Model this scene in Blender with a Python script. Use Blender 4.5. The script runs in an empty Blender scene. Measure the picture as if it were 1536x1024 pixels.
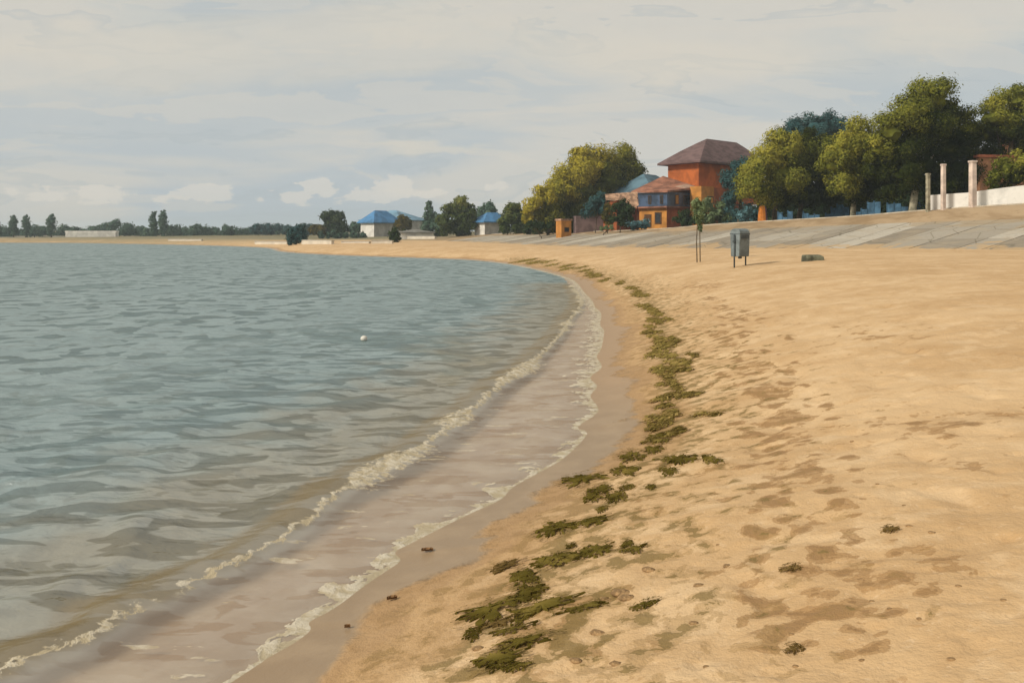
import bpy, math, random
import numpy as np
from mathutils import Vector, noise as mnoise

SC = bpy.context.scene
COL = SC.collection
F = 28.0 / 36.0 * 1536.0        # focal length in photo pixels
EYE = 2.1                        # eye height above the water
HORIZ = 350.0

# ---------------------------------------------------------------- numeric noise
def _hash(ix, iy, seed):
    h = (ix * 374761393 + iy * 668265263 + seed * 1442695041) & 0xFFFFFFFF
    h = ((h ^ (h >> 13)) * 1274126177) & 0xFFFFFFFF
    return (h ^ (h >> 16)) & 0xFFFFFFFF

def gnoise(x, y, seed=0):
    x = np.asarray(x, float); y = np.asarray(y, float)
    ix = np.floor(x).astype(np.int64); iy = np.floor(y).astype(np.int64)
    fx = x - ix; fy = y - iy
    u = fx * fx * fx * (fx * (fx * 6 - 15) + 10); v = fy * fy * fy * (fy * (fy * 6 - 15) + 10)
    def g(dx, dy):
        a = _hash(ix + dx, iy + dy, seed).astype(float) * (2 * math.pi / 4294967296.0)
        return np.cos(a) * (fx - dx) + np.sin(a) * (fy - dy)
    n0 = g(0, 0) * (1 - u) + g(1, 0) * u
    n1 = g(0, 1) * (1 - u) + g(1, 1) * u
    return (n0 * (1 - v) + n1 * v) * 1.4

def fbm(x, y, seed=0, octs=3):
    r = 0; a = 1; f = 1
    for k in range(octs):
        r = r + a * gnoise(x * f, y * f, seed + 17 * k); a *= .5; f *= 2.07
    return r

def sstep(a, b, x):
    t = np.clip((x - a) / (b - a), 0, 1)
    return t * t * (3 - 2 * t)

# ---------------------------------------------------------------- coast lines
def wpt(px, py):                                  # a spot on the water surface
    d = F * EYE / (py - HORIZ)
    return ((px - 768) / F * d, d)

def catmull(pts, n):
    out = []
    P = [pts[0]] + list(pts) + [pts[-1]]
    for i in range(1, len(P) - 2):
        p0, p1, p2, p3 = [np.array(P[i + k], float) for k in (-1, 0, 1, 2)]
        for k in range(n):
            t = k / n
            out.append(.5 * ((2 * p1) + (-p0 + p2) * t + (2 * p0 - 5 * p1 + 4 * p2 - p3) * t * t + (-p0 + 3 * p1 - 3 * p2 + p3) * t ** 3))
    out.append(np.array(P[-2], float))
    return np.array(out)

shore_px = [(345,1024),(400,987),(439,965),(466,944),(464,932),(501,912),(548,877),(576,858),(601,840),(592,828),(619,813),(670,787),(709,768),
            (752,748),(771,729),(822,701),(849,684),(881,650),(866,640),(898,616),(885,594),(896,579),(885,566),(903,550),(895,535),(902,522),
            (906,496),(900,487),(902,470),(893,461),(887,449),(875,437),(867,426),(855,418),(826,409),(782,399),(740,393),(690,389),(600,386),(480,381.5),
            (420,377),(397,371.5),(300,368),(200,366),(100,364.5),(0,364.2),(-200,364),(-500,363.5)]
shore_pts = [(-26.,-60.),(-13.,-25.),(-6.2,-8.),(-3.6,-1.),(-2.2,2.)] + [wpt(*p) for p in shore_px] + [(-420.,230.),(-3000.,500.)]
SHORE = catmull(shore_pts, 3)

brk_px = [(-60,1030),(0,1007),(50,987),(110,967),(150,945),(190,915),(240,898),(277,877),(303,863),(337,853),(367,837),(390,823),(420,805),(447,787),
          (480,757),(515,731),(564,705),(603,686),(650,655),(694,622),(730,592),(752,575),(782,557),(812,528),(837,503),(852,480),(870,458),(864,440),(855,428)]
brk_pts = [(-14.5,-20.),(-7.,-2.),(-4.2,2.2)] + [wpt(*p) for p in brk_px]
BREAK = catmull(brk_pts, 3)

#        x      y     zB    zC    zT
BASE_T = [(62,-60,1.4,2.9,3.9),(50,-25,1.4,2.9,3.9),(38,0,1.4,2.9,3.9),(29,19,1.38,2.88,3.9),(23,33,1.34,2.82,3.85),(18.7,42,1.29,2.72,3.74),(13.9,51,1.12,2.5,3.3),
          (7.3,67,.92,2.2,2.88),(2.3,85,.84,2.0,2.42),(-9.5,120,.88,1.75,2.1),(-30,160,.9,1.3,1.5),(-60,185,.9,1.1,1.2),(-130,215,.9,1.1,1.2),(-420,275,.9,1.1,1.3),(-3000,560,.9,1.1,1.6)]
BASE = catmull(BASE_T, 6)

def poly_dist(X, Y, P, side=1):
    """signed distance to a polyline (positive on its right-hand side * side), arc length, segment index + t"""
    X = X.ravel(); Y = Y.ravel()
    n = len(X)
    best = np.full(n, 1e30); sg = np.ones(n); par = np.zeros(n)
    for i in range(len(P) - 1):
        ax, ay = P[i][0], P[i][1]; bx, by = P[i + 1][0], P[i + 1][1]
        ux, uy = bx - ax, by - ay
        L2 = ux * ux + uy * uy + 1e-12
        t = np.clip(((X - ax) * ux + (Y - ay) * uy) / L2, 0, 1)
        ex = X - ax - t * ux; ey = Y - ay - t * uy
        d2 = ex * ex + ey * ey
        m = d2 < best - 1e-9
        cr = ux * ey - uy * ex
        best = np.where(m, d2, best); sg = np.where(m, np.where(cr < 0, 1., -1.), sg); par = np.where(m, i + t, par)
    return np.sqrt(best) * sg * side, par

W1, W2 = 7.0, 11.5
def lerp_tab(par, col):
    i = np.clip(np.floor(par).astype(int), 0, len(BASE) - 2); f = par - i
    return BASE[i, col] * (1 - f) + BASE[i + 1, col] * f

def terrain(X, Y, detail=True, full=False):
    X = np.asarray(X, float); Y = np.asarray(Y, float); shp = X.shape
    d, _ = poly_dist(X, Y, SHORE)
    t, par = poly_dist(X, Y, BASE)
    x = X.ravel(); y = Y.ravel()
    zB, zC, zT = lerp_tab(par, 2), lerp_tab(par, 3), lerp_tab(par, 4)
    dp = np.maximum(d, 0)
    land = .03 * np.minimum(dp, 1) + zB * (1 - np.exp(-(dp * dp / (dp + 1.5)) / 3.0))
    land = np.minimum(land, zB + .02 * dp)
    dn = np.maximum(-d, 0)
    sea = -(.045 * dn + .10 * dn * dn / (1 + dn))
    sea = np.maximum(sea, -2.5)
    z = np.where(d > 0, land, sea)
    up = np.where(t < W1, zB + (zC - zB) * np.clip(t / W1, 0, 1), zC + (zT - zC) * sstep(W1, W2, t))
    up = up + np.clip(t - W2, 0, 200) * .012 + np.clip(t - 300, 0, 3000) * .002
    z = np.where(t > 0, np.maximum(z * 0 + up, up), z)
    if detail:
        far = 1 / (1 + (np.hypot(x, y) / 25) ** 2)
        amp = sstep(.6, 2.2, d) * (t < 0)
        hump = fbm(x * .55, y * .55, 3, 2) * .024 + fbm(x * 2.1, y * 2.1, 5, 3) * .016 * far
        pit = (np.minimum(0, gnoise(x * 3.3, y * 3.3, 9) + .25) * .05 + np.minimum(0, gnoise(x * 8, y * 8, 10) + .2) * .022) * far
        z = z + amp * (hump + pit) + (t > W2) * fbm(x * .2, y * .2, 8, 2) * .05
        z = z + sstep(.02, .5, d) * (1 - amp) * fbm(x * 1.3, y * 1.3, 21, 2) * .006
    z = z.reshape(shp)
    if full: return z, d.reshape(shp), t.reshape(shp), par.reshape(shp)
    return z

def zat(x, y): return float(terrain(np.array([x]), np.array([y]), False)[0])

_marchD = np.concatenate([np.arange(2.4, 14, .06), np.arange(14, 60, .15), np.arange(60, 240, .5)])
def G(px, py):
    """point where the sight line of a photo pixel meets the ground"""
    D = _marchD; x = (px - 768) / F * D
    zr = EYE - (py - HORIZ) / F * D
    zz = terrain(x, D, False)
    zz = np.maximum(zz, -0.0)
    k = np.nonzero(zz >= zr)[0]
    i = int(k[0]) if len(k) else len(D) - 1
    return Vector((float(x[i]), float(D[i]), float(zz[i])))

def GD(px, D):
    x = (px - 768) / F * D
    return Vector((x, D, zat(x, D)))

def zpix(py, D): return EYE + (HORIZ - py) / F * D

# ---------------------------------------------------------------- node helpers
class NT:
    def __init__(s, name, world=False):
        if world:
            s.m = bpy.data.worlds.new(name); s.m.use_nodes = True
        else:
            s.m = bpy.data.materials.new(name); s.m.use_nodes = True
        s.t = s.m.node_tree; s.t.nodes.clear()
    def n(s, kind, **kw):
        nd = s.t.nodes.new(kind)
        for k, v in kw.items():
            if k.startswith('i_'):
                nd.inputs[k[2:].replace('_', ' ')].default_value = v
            else: setattr(nd, k, v)
        return nd
    def l(s, a, b): s.t.links.new(a, b)
    def val(s, sock, v):
        if hasattr(v, 'is_linked') or isinstance(v, bpy.types.NodeSocket): s.l(v, sock)
        else: sock.default_value = v
    def math(s, op, a, b=0.0, c=0.0, clamp=False):
        nd = s.n('ShaderNodeMath', operation=op, use_clamp=clamp)
        for k, v in enumerate((a, b, c)): s.val(nd.inputs[k], v)
        return nd.outputs[0]
    def step(s, x, a, b):
        nd = s.n('ShaderNodeMapRange', interpolation_type='SMOOTHSTEP')
        s.val(nd.inputs['Value'], x); nd.inputs['From Min'].default_value = a; nd.inputs['From Max'].default_value = b
        return nd.outputs['Result']
    def mix(s, f, a, b, mode='MIX'):
        nd = s.n('ShaderNodeMix', data_type='RGBA', blend_type=mode)
        s.val(nd.inputs[0], f)
        for k, v in ((6, a), (7, b)):
            if isinstance(v, (tuple, list)): nd.inputs[k].default_value = (v[0], v[1], v[2], 1)
            else: s.l(v, nd.inputs[k])
        return nd.outputs[2]
    def attr(s, name):
        return s.n('ShaderNodeAttribute', attribute_name=name).outputs['Fac']
    def pos(s): return s.n('ShaderNodeNewGeometry').outputs['Position']
    def objco(s): return s.n('ShaderNodeTexCoord').outputs['Object']
    def noise(s, vec, scale, detail=3, rough=.55, dist=0.0):
        nd = s.n('ShaderNodeTexNoise'); s.l(vec, nd.inputs['Vector'])
        nd.inputs['Scale'].default_value = scale; nd.inputs['Detail'].default_value = detail
        nd.inputs['Roughness'].default_value = rough; nd.inputs['Distortion'].default_value = dist
        return nd.outputs['Fac']
    def mapv(s, vec, scale=(1,1,1), loc=(0,0,0), rot=(0,0,0)):
        nd = s.n('ShaderNodeMapping'); s.l(vec, nd.inputs['Vector'])
        nd.inputs['Scale'].default_value = scale; nd.inputs['Location'].default_value = loc; nd.inputs['Rotation'].default_value = rot
        return nd.outputs['Vector']
    def bump(s, h, strength=.3, dist=.02):
        nd = s.n('ShaderNodeBump'); s.l(h, nd.inputs['Height']); nd.inputs['Strength'].default_value = strength; nd.inputs['Distance'].default_value = dist
        return nd.outputs['Normal']
    def principled(s, col, rough=.8, normal=None, spec=.3, metal=0.0):
        b = s.n('ShaderNodeBsdfPrincipled')
        s.val(b.inputs['Base Color'], col if not isinstance(col, tuple) else (*col, 1)) if not isinstance(col, tuple) else setattr(b.inputs['Base Color'], 'default_value', (*col, 1))
        s.val(b.inputs['Roughness'], rough); b.inputs['Specular IOR Level'].default_value = spec; b.inputs['Metallic'].default_value = metal
        if normal is not None: s.l(normal, b.inputs['Normal'])
        return b.outputs[0]
    def out(s, sh):
        o = s.n('ShaderNodeOutputMaterial'); s.l(sh, o.inputs['Surface']); return s.m

def srgb(r, g, b):
    f = lambda c: (c / 255 / 12.92) if c / 255 < .04045 else ((c / 255 + .055) / 1.055) ** 2.4
    return (f(r), f(g), f(b))

_mats = {}
def wash(name, c, var=.18, rough=.85, scale=1.5, spec=.2, grain=.25, stretch=(1,1,1), c2=None):
    """weathered paint, plaster, stone: mottled colour with pooled edges and a faint grain"""
    if name in _mats: return _mats[name]
    t = NT(name); v = t.objco()
    v = t.mapv(v, stretch)
    a = t.noise(v, scale, 4, .6, .3)
    b = t.noise(v, scale * 9, 3, .6)
    dark = tuple(x * (1 - var * 1.6) for x in c); lite = tuple(min(.95, x * (1 + var)) for x in c) if c2 is None else c2
    col = t.mix(t.step(a, .38, .62), dark, lite)
    col = t.mix(t.math('MULTIPLY', t.step(b, .5, .75), grain), col, tuple(x * .6 for x in c))
    _mats[name] = t.out(t.principled(col, rough, t.bump(b, .25, .02), spec))
    return _mats[name]

# ---------------------------------------------------------------- mesh helpers
def link(o, parent=None):
    COL.objects.link(o)
    if parent is not None: o.parent = parent
    return o

def meshobj(name, V, Fc, mat, parent=None, smooth=False, attrs=None):
    me = bpy.data.meshes.new(name)
    me.from_pydata([tuple(v) for v in V], [], Fc)
    me.update()
    if smooth: me.shade_smooth()
    if attrs:
        for k, arr in attrs.items():
            a = me.attributes.new(k, 'FLOAT', 'POINT'); a.data.foreach_set('value', np.asarray(arr, np.float32))
    if mat: me.materials.append(mat)
    return link(bpy.data.objects.new(name, me), parent)

def tag(o, label=None, cat=None, group=None, kind=None):
    if label: o['label'] = label
    if cat: o['category'] = cat
    if group: o['group'] = group
    if kind: o['kind'] = kind
    return o

def empty(name, loc, rz=0, label=None, cat=None, group=None):
    o = bpy.data.objects.new(name, None); o.location = loc; o.rotation_euler = (0, 0, rz); o.empty_display_size = .3
    link(o); tag(o, label, cat, group); return o

class MB:
    def __init__(s): s.V = []; s.F = []
    def add(s, V, Fc):
        k = len(s.V); s.V += [tuple(v) for v in V]; s.F += [tuple(i + k for i in f) for f in Fc]; return s
    def box(s, x0, x1, y0, y1, z0, z1, tx=1, ty=1):
        cx, cy = (x0 + x1) / 2, (y0 + y1) / 2; hx, hy = (x1 - x0) / 2, (y1 - y0) / 2
        V = [(cx + a * hx, cy + b * hy, z0) for a, b in ((-1,-1),(1,-1),(1,1),(-1,1))] + [(cx + a * hx * tx, cy + b * hy * ty, z1) for a, b in ((-1,-1),(1,-1),(1,1),(-1,1))]
        return s.add(V, [(3,2,1,0),(4,5,6,7),(0,1,5,4),(1,2,6,5),(2,3,7,6),(3,0,4,7)])
    def prism(s, poly, z0, z1):
        n = len(poly)
        V = [(p[0], p[1], z0 if not callable(z0) else z0(p)) for p in poly] + [(p[0], p[1], z1 if not callable(z1) else z1(p)) for p in poly]
        return s.add(V, [tuple(range(n - 1, -1, -1)), tuple(range(n, 2 * n))] + [(i, (i + 1) % n, n + (i + 1) % n, n + i) for i in range(n)])
    def tube(s, pts, rad, n=8):
        rings = []
        pts = [Vector(p) for p in pts]
        for i, p in enumerate(pts):
            d = (pts[min(i + 1, len(pts) - 1)] - pts[max(i - 1, 0)]).normalized()
            u = d.cross(Vector((0, 1, 0)) if abs(d.y) < .9 else Vector((1, 0, 0))).normalized(); w = d.cross(u)
            r = rad[i] if isinstance(rad, (list, tuple)) else rad
            rings.append([p + (u * math.cos(2 * math.pi * k / n) + w * math.sin(2 * math.pi * k / n)) * r for k in range(n)])
        V = [v for r in rings for v in r]; Fc = []
        for i in range(len(rings) - 1):
            for k in range(n):
                Fc.append((i * n + k, i * n + (k + 1) % n, (i + 1) * n + (k + 1) % n, (i + 1) * n + k))
        Fc += [tuple(range(n - 1, -1, -1)), tuple((len(rings) - 1) * n + k for k in range(n))]
        return s.add(V, Fc)
    def build(s, name, mat, parent=None, smooth=False, bevel=0.0):
        o = meshobj(name, s.V, s.F, mat, parent, smooth)
        if bevel:
            b = o.modifiers.new('bevel', 'BEVEL'); b.width = bevel; b.segments = 2; b.limit_method = 'ANGLE'
        return o

# ---------------------------------------------------------------- camera, light, sky
cam = bpy.data.cameras.new('camera'); co = bpy.data.objects.new('camera', cam); link(co)
co.location = (0, 0, EYE); co.rotation_euler = (math.pi / 2, 0, 0)
cam.lens = 28; cam.sensor_width = 36; cam.shift_y = -(512 - HORIZ) / 1536; cam.clip_end = 12000; cam.clip_start = .05
SC.camera = co
SC.view_settings.view_transform = 'Standard'; SC.view_settings.look = 'None'; SC.view_settings.gamma = 1; SC.view_settings.exposure = 0.0
SC.render.engine = 'CYCLES'
SC.cycles.max_bounces = 6; SC.cycles.transparent_max_bounces = 12; SC.cycles.use_denoising = True

sundir = Vector((-.78, -.38, .62)).normalized()
sl = bpy.data.lights.new('sun', 'SUN'); sl.energy = 3.5; sl.angle = math.radians(10); sl.color = (1, .93, .80)
so = bpy.data.objects.new('sun', sl); link(so); so.rotation_euler = sundir.to_track_quat('Z', 'Y').to_euler(); so.location = (-30, -10, 60)
SUN_EL = math.asin(sundir.z); SUN_ROT = math.atan2(sundir.x, sundir.y)

w = NT('World', True); SC.world = w.m
sky = w.n('ShaderNodeTexSky', sky_type='NISHITA', sun_disc=False, sun_elevation=SUN_EL, sun_rotation=SUN_ROT, air_density=1.0, dust_density=2.0)
bg1 = w.n('ShaderNodeBackground'); w.l(sky.outputs[0], bg1.inputs[0]); bg1.inputs[1].default_value = .08
gen = w.n('ShaderNodeTexCoord').outputs['Generated']
sep = w.n('ShaderNodeSeparateXYZ'); w.l(gen, sep.inputs[0])
gx, gy, gz = sep.outputs
yy = w.math('MAXIMUM', w.math('ABSOLUTE', gy), .02)
U = w.math('DIVIDE', gx, yy); V_ = w.math('DIVIDE', gz, yy)
c0 = w.n('ShaderNodeCombineXYZ'); w.l(U, c0.inputs[0]); w.l(V_, c0.inputs[1])
wn = w.n('ShaderNodeTexNoise'); w.l(w.mapv(c0.outputs[0], (22, 45, 1)), wn.inputs['Vector']); wn.inputs['Scale'].default_value = 1.0; wn.inputs['Detail'].default_value = 4
ws_ = w.n('ShaderNodeSeparateXYZ'); w.l(wn.outputs['Color'], ws_.inputs[0])
UW = w.math('ADD', U, w.math('MULTIPLY', w.math('SUBTRACT', ws_.outputs[0], .5), .075)); VW = w.math('ADD', V_, w.math('MULTIPLY', w.math('SUBTRACT', ws_.outputs[1], .5), .028))
comb = w.n('ShaderNodeCombineXYZ'); w.l(U, comb.inputs[0]); w.l(V_, comb.inputs[1]); w.l(w.math('SIGN', gy), comb.inputs[2])
uv = comb.outputs[0]
n1 = w.noise(w.mapv(uv, (1.5, 8.5, 1), (3.1, 0, 0), (0, 0, -.02)), 1.0, 5, .5, .35)
n2 = w.noise(w.mapv(uv, (4.5, 22, 1), (7.7, 2, 0), (0, 0, .02)), 1.0, 5, .55, .5)
fine = w.noise(w.mapv(uv, (30, 60, 1)), 1.0, 4, .6)
base = w.mix(w.step(V_, .02, .30), srgb(186, 195, 200), srgb(206, 206, 199))
cream = srgb(217, 211, 199); blue = srgb(184, 193, 197)
c = w.mix(w.math('MULTIPLY', w.step(n1, .47, .57), .7), base, cream)
c = w.mix(w.math('MULTIPLY', w.step(n1, .48, .37), .62), c, blue)
# stepped veil edges: a second finer layer
edge = w.math('MULTIPLY', w.step(n2, .555, .57), w.step(n2, .66, .57))
c = w.mix(w.math('MULTIPLY', edge, .35), c, srgb(178, 187, 190))
c = w.mix(w.math('MULTIPLY', w.step(n2, .45, .42), .4), c, cream)
def blobs(lst, nz, amp):
    f = None
    for (px, py, rx, ry) in lst:
        if ry < 25: rx, ry = rx * .85, ry * .8
        a = w.math('DIVIDE', w.math('SUBTRACT', UW, (px - 768) / F), rx / F)
        b = w.math('DIVIDE', w.math('SUBTRACT', VW, (HORIZ - py) / F), ry / F)
        r = w.math('SUBTRACT', 1.0, w.math('SQRT', w.math('ADD', w.math('MULTIPLY', a, a), w.math('MULTIPLY', b, b))))
        f = r if f is None else w.math('MAXIMUM', f, r)
    return w.math('ADD', f, w.math('MULTIPLY', w.math('SUBTRACT', nz, .5), amp))
bn = w.noise(w.mapv(uv, (26, 60, 1), (1, 4, 0)), 1.0, 5, .62, .5)
front = w.step(gy, .02, .1)
low = blobs([(70,292,55,16),(150,293,60,16),(255,296,40,11),(312,290,48,19),(432,297,42,14),(474,276,30,20),(550,294,48,14),(590,283,60,20),(640,286,34,10),(742,280,22,18)], bn, 3.0)
lm = w.math('MULTIPLY', w.math('MULTIPLY', w.step(low, -.05, .30), front), .62)
c = w.mix(lm, c, srgb(228, 221, 209))
big = blobs([(1400,55,130,45),(230,90,420,60),(560,60,300,70),(990,85,330,42),(640,222,150,12)], n2, 1.6)
c = w.mix(w.math('MULTIPLY', w.math('MULTIPLY', w.step(big, -.1, .65), front), .55), c, srgb(222, 214, 198))
c = w.mix(w.math('MULTIPLY', w.math('SUBTRACT', fine, .5), .18), c, srgb(170, 172, 170))
c = w.mix(w.step(gz, .35, .7), c, srgb(208, 204, 194))
bg2 = w.n('ShaderNodeBackground'); w.l(c, bg2.inputs[0]); bg2.inputs[1].default_value = 1.0
mxs = w.n('ShaderNodeMixShader'); mxs.inputs[0].default_value = .94
w.l(bg1.outputs[0], mxs.inputs[1]); w.l(bg2.outputs[0], mxs.inputs[2])
wo = w.n('ShaderNodeOutputWorld'); w.l(mxs.outputs[0], wo.inputs[0])

# ---------------------------------------------------------------- ground and water grids
def fan():
    Yn = F * 1.5 / (np.arange(1150, 418, -1.5) - HORIZ)
    Yl = list(Yn)
    while Yl[-1] < 130: Yl.append(Yl[-1] + min(.5, max(.1, Yl[-1] - Yl[-2])))
    while Yl[-1] < 1600: Yl.append(Yl[-1] * 1.022)
    r = np.array([.4, 1.2, 2, 3, 4, 5, 5.6, 6.2, 6.8] + [y + 5 for y in Yl if y + 5 > 7.2])
    az = np.concatenate([np.linspace(-120, -44, 40)[:-1], np.linspace(-44, 44, 660), np.linspace(44, 120, 40)[1:]])
    A, R = np.meshgrid(np.radians(az), r)
    return R * np.sin(A), R * np.cos(A) - 5

def gridmesh(name, X, Y, Z, keep, mat, attrs):
    nr, nc = X.shape
    idx = np.arange(nr * nc).reshape(nr, nc)
    q = np.stack([idx[:-1, :-1], idx[:-1, 1:], idx[1:, 1:], idx[1:, :-1]], -1).reshape(-1, 4)
    if keep is not None:
        k = keep.ravel(); q = q[k[q].any(axis=1)]
        used = np.zeros(nr * nc, bool); used[q.ravel()] = True
        remap = np.cumsum(used) - 1; q = remap[q]; sel = used
    else: sel = np.ones(nr * nc, bool)
    V = np.stack([X.ravel(), Y.ravel(), Z.ravel()], -1)[sel].astype(np.float32)
    q = q[:, ::-1]
    me = bpy.data.meshes.new(name)
    me.vertices.add(len(V)); me.vertices.foreach_set('co', V.ravel())
    me.loops.add(q.size); me.loops.foreach_set('vertex_index', q.ravel().astype(np.int32))
    me.polygons.add(len(q)); me.polygons.foreach_set('loop_start', np.arange(0, q.size, 4, dtype=np.int32))
    me.update(calc_edges=True)
    me.shade_smooth()
    for kname, arr in attrs.items():
        a = me.attributes.new(kname, 'FLOAT', 'POINT'); a.data.foreach_set('value', arr.ravel()[sel].astype(np.float32))
    me.materials.append(mat)
    return link(bpy.data.objects.new(name, me))

GX, GY = fan()
GZ, GDs, GT, GPAR = terrain(GX, GY, True, True)

# stains in the sand: brown damp drifts and the weedy moisture round the wrack line  (photo px, py, half width, half height, strength)
def z6(x, y, w_, h_, s=1.0): return (1000 + x / 2.666, 640 + y / 2.666, w_ / 5.3, h_ / 5.3, s)
STAINS = [z6(545,180,230,110,1.0),z6(430,205,120,40,.9),z6(470,95,190,34,.95),z6(410,70,80,24),z6(450,310,220,46),z6(700,320,150,46,.8),z6(580,400,210,70,1.1),z6(740,420,180,46,.8),
          z6(890,428,80,24,1.1),z6(700,480,130,60,.8),z6(600,570,100,50,.9),z6(600,525,170,34,.7),z6(420,735,170,46,1.1),z6(690,750,250,90,1.1),z6(820,900,190,66,.9),z6(570,865,110,34,.9),
          z6(805,640,60,40,.9),z6(400,900,80,40,.6),z6(960,500,220,80,.5),z6(1110,550,240,120,.5),z6(1040,690,90,24,.8),z6(1150,180,240,60,.5),z6(960,640,260,80,.45),z6(320,830,160,44,.6),
          (1150,590,50,30,.7),(1190,625,60,20,.7),(1130,545,34,26,.6),(1090,510,22,24,.7),(1110,470,30,18,.6),(1060,430,40,10,.5),(1180,660,40,14,.8),(1300,500,90,16,.35),(1400,640,120,24,.35),
          (880,980,40,12,.6),(930,890,60,10,.6),(1010,700,50,16,.5),(960,760,40,14,.45),(1080,860,60,14,.4),(850,905,110,18,.7),(770,945,70,40,.6),(760,900,50,24,.6),(820,800,70,14,.5),(905,700,50,14,.5)]
_r = random.Random(12)
TRAIL = [(1062,440),(1108,498),(1135,560),(1165,620),(1195,670),(1205,720),(1230,790),(1225,850),(1205,915),(1240,960)]
for i in range(150):
    k = _r.uniform(0, len(TRAIL) - 1.01); j = int(k); f = k - j
    py = TRAIL[j][1] * (1 - f) + TRAIL[j + 1][1] * f; px = TRAIL[j][0] * (1 - f) + TRAIL[j + 1][0] * f
    sc_ = (py - 350) / 500
    STAINS.append((px + _r.gauss(0, 55 * sc_ + 12), py + _r.gauss(0, 18 * sc_), _r.uniform(8, 30) * (sc_ + .25), _r.uniform(3, 8) * (sc_ + .25), _r.uniform(.6, 1.1) + (.35 if py < 690 else 0)))
ST = np.full(GX.shape, -1.0)
near = (GY > 1) & (GY < 60) & (np.abs(GX) < 40)
xs, ys = GX[near], GY[near]
spx = 768 + xs / ys * F; hgt = EYE - GZ[near]
st = np.full(xs.shape, -1.0)
WPX = fbm(xs * 2.3, ys * 1.9, 61, 4); WPY = fbm(xs * 2.6, ys * 1.9, 62, 4)
for (px, py, rx, ry, s) in STAINS:
    p = G(px, py); q0 = G(px - rx, py); qa = G(px, py + ry); qb = G(px, max(py - ry, 352))
    wx = max(.05, p.x - q0.x); wy = max(.05, (qb.y - qa.y) / 2)
    r = np.sqrt(((xs + .45 * wx * WPX - p.x) / wx) ** 2 + ((ys + .5 * wy * WPY - (qa.y + qb.y) / 2) / wy) ** 2)
    st = np.maximum(st, (1 - r) * 1.0 * s + (s - 1) * .25)
ST[near] = st
WRACK_PX = [(770,388),(850,401),(905,414),(945,428),(968,448),(985,485),(995,515),(1008,550),(1012,590),(1003,630),(985,665),(945,690),(885,725),(880,745),(862,790),(835,843),(790,870),(775,915),(770,965),(750,1005)]
WR = [G(*p) for p in WRACK_PX]
WR2 = catmull([(p.x, p.y) for p in WR], 4)
wd, wpar = poly_dist(GX, GY, WR2)
wd = wd.reshape(GX.shape)

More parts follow.
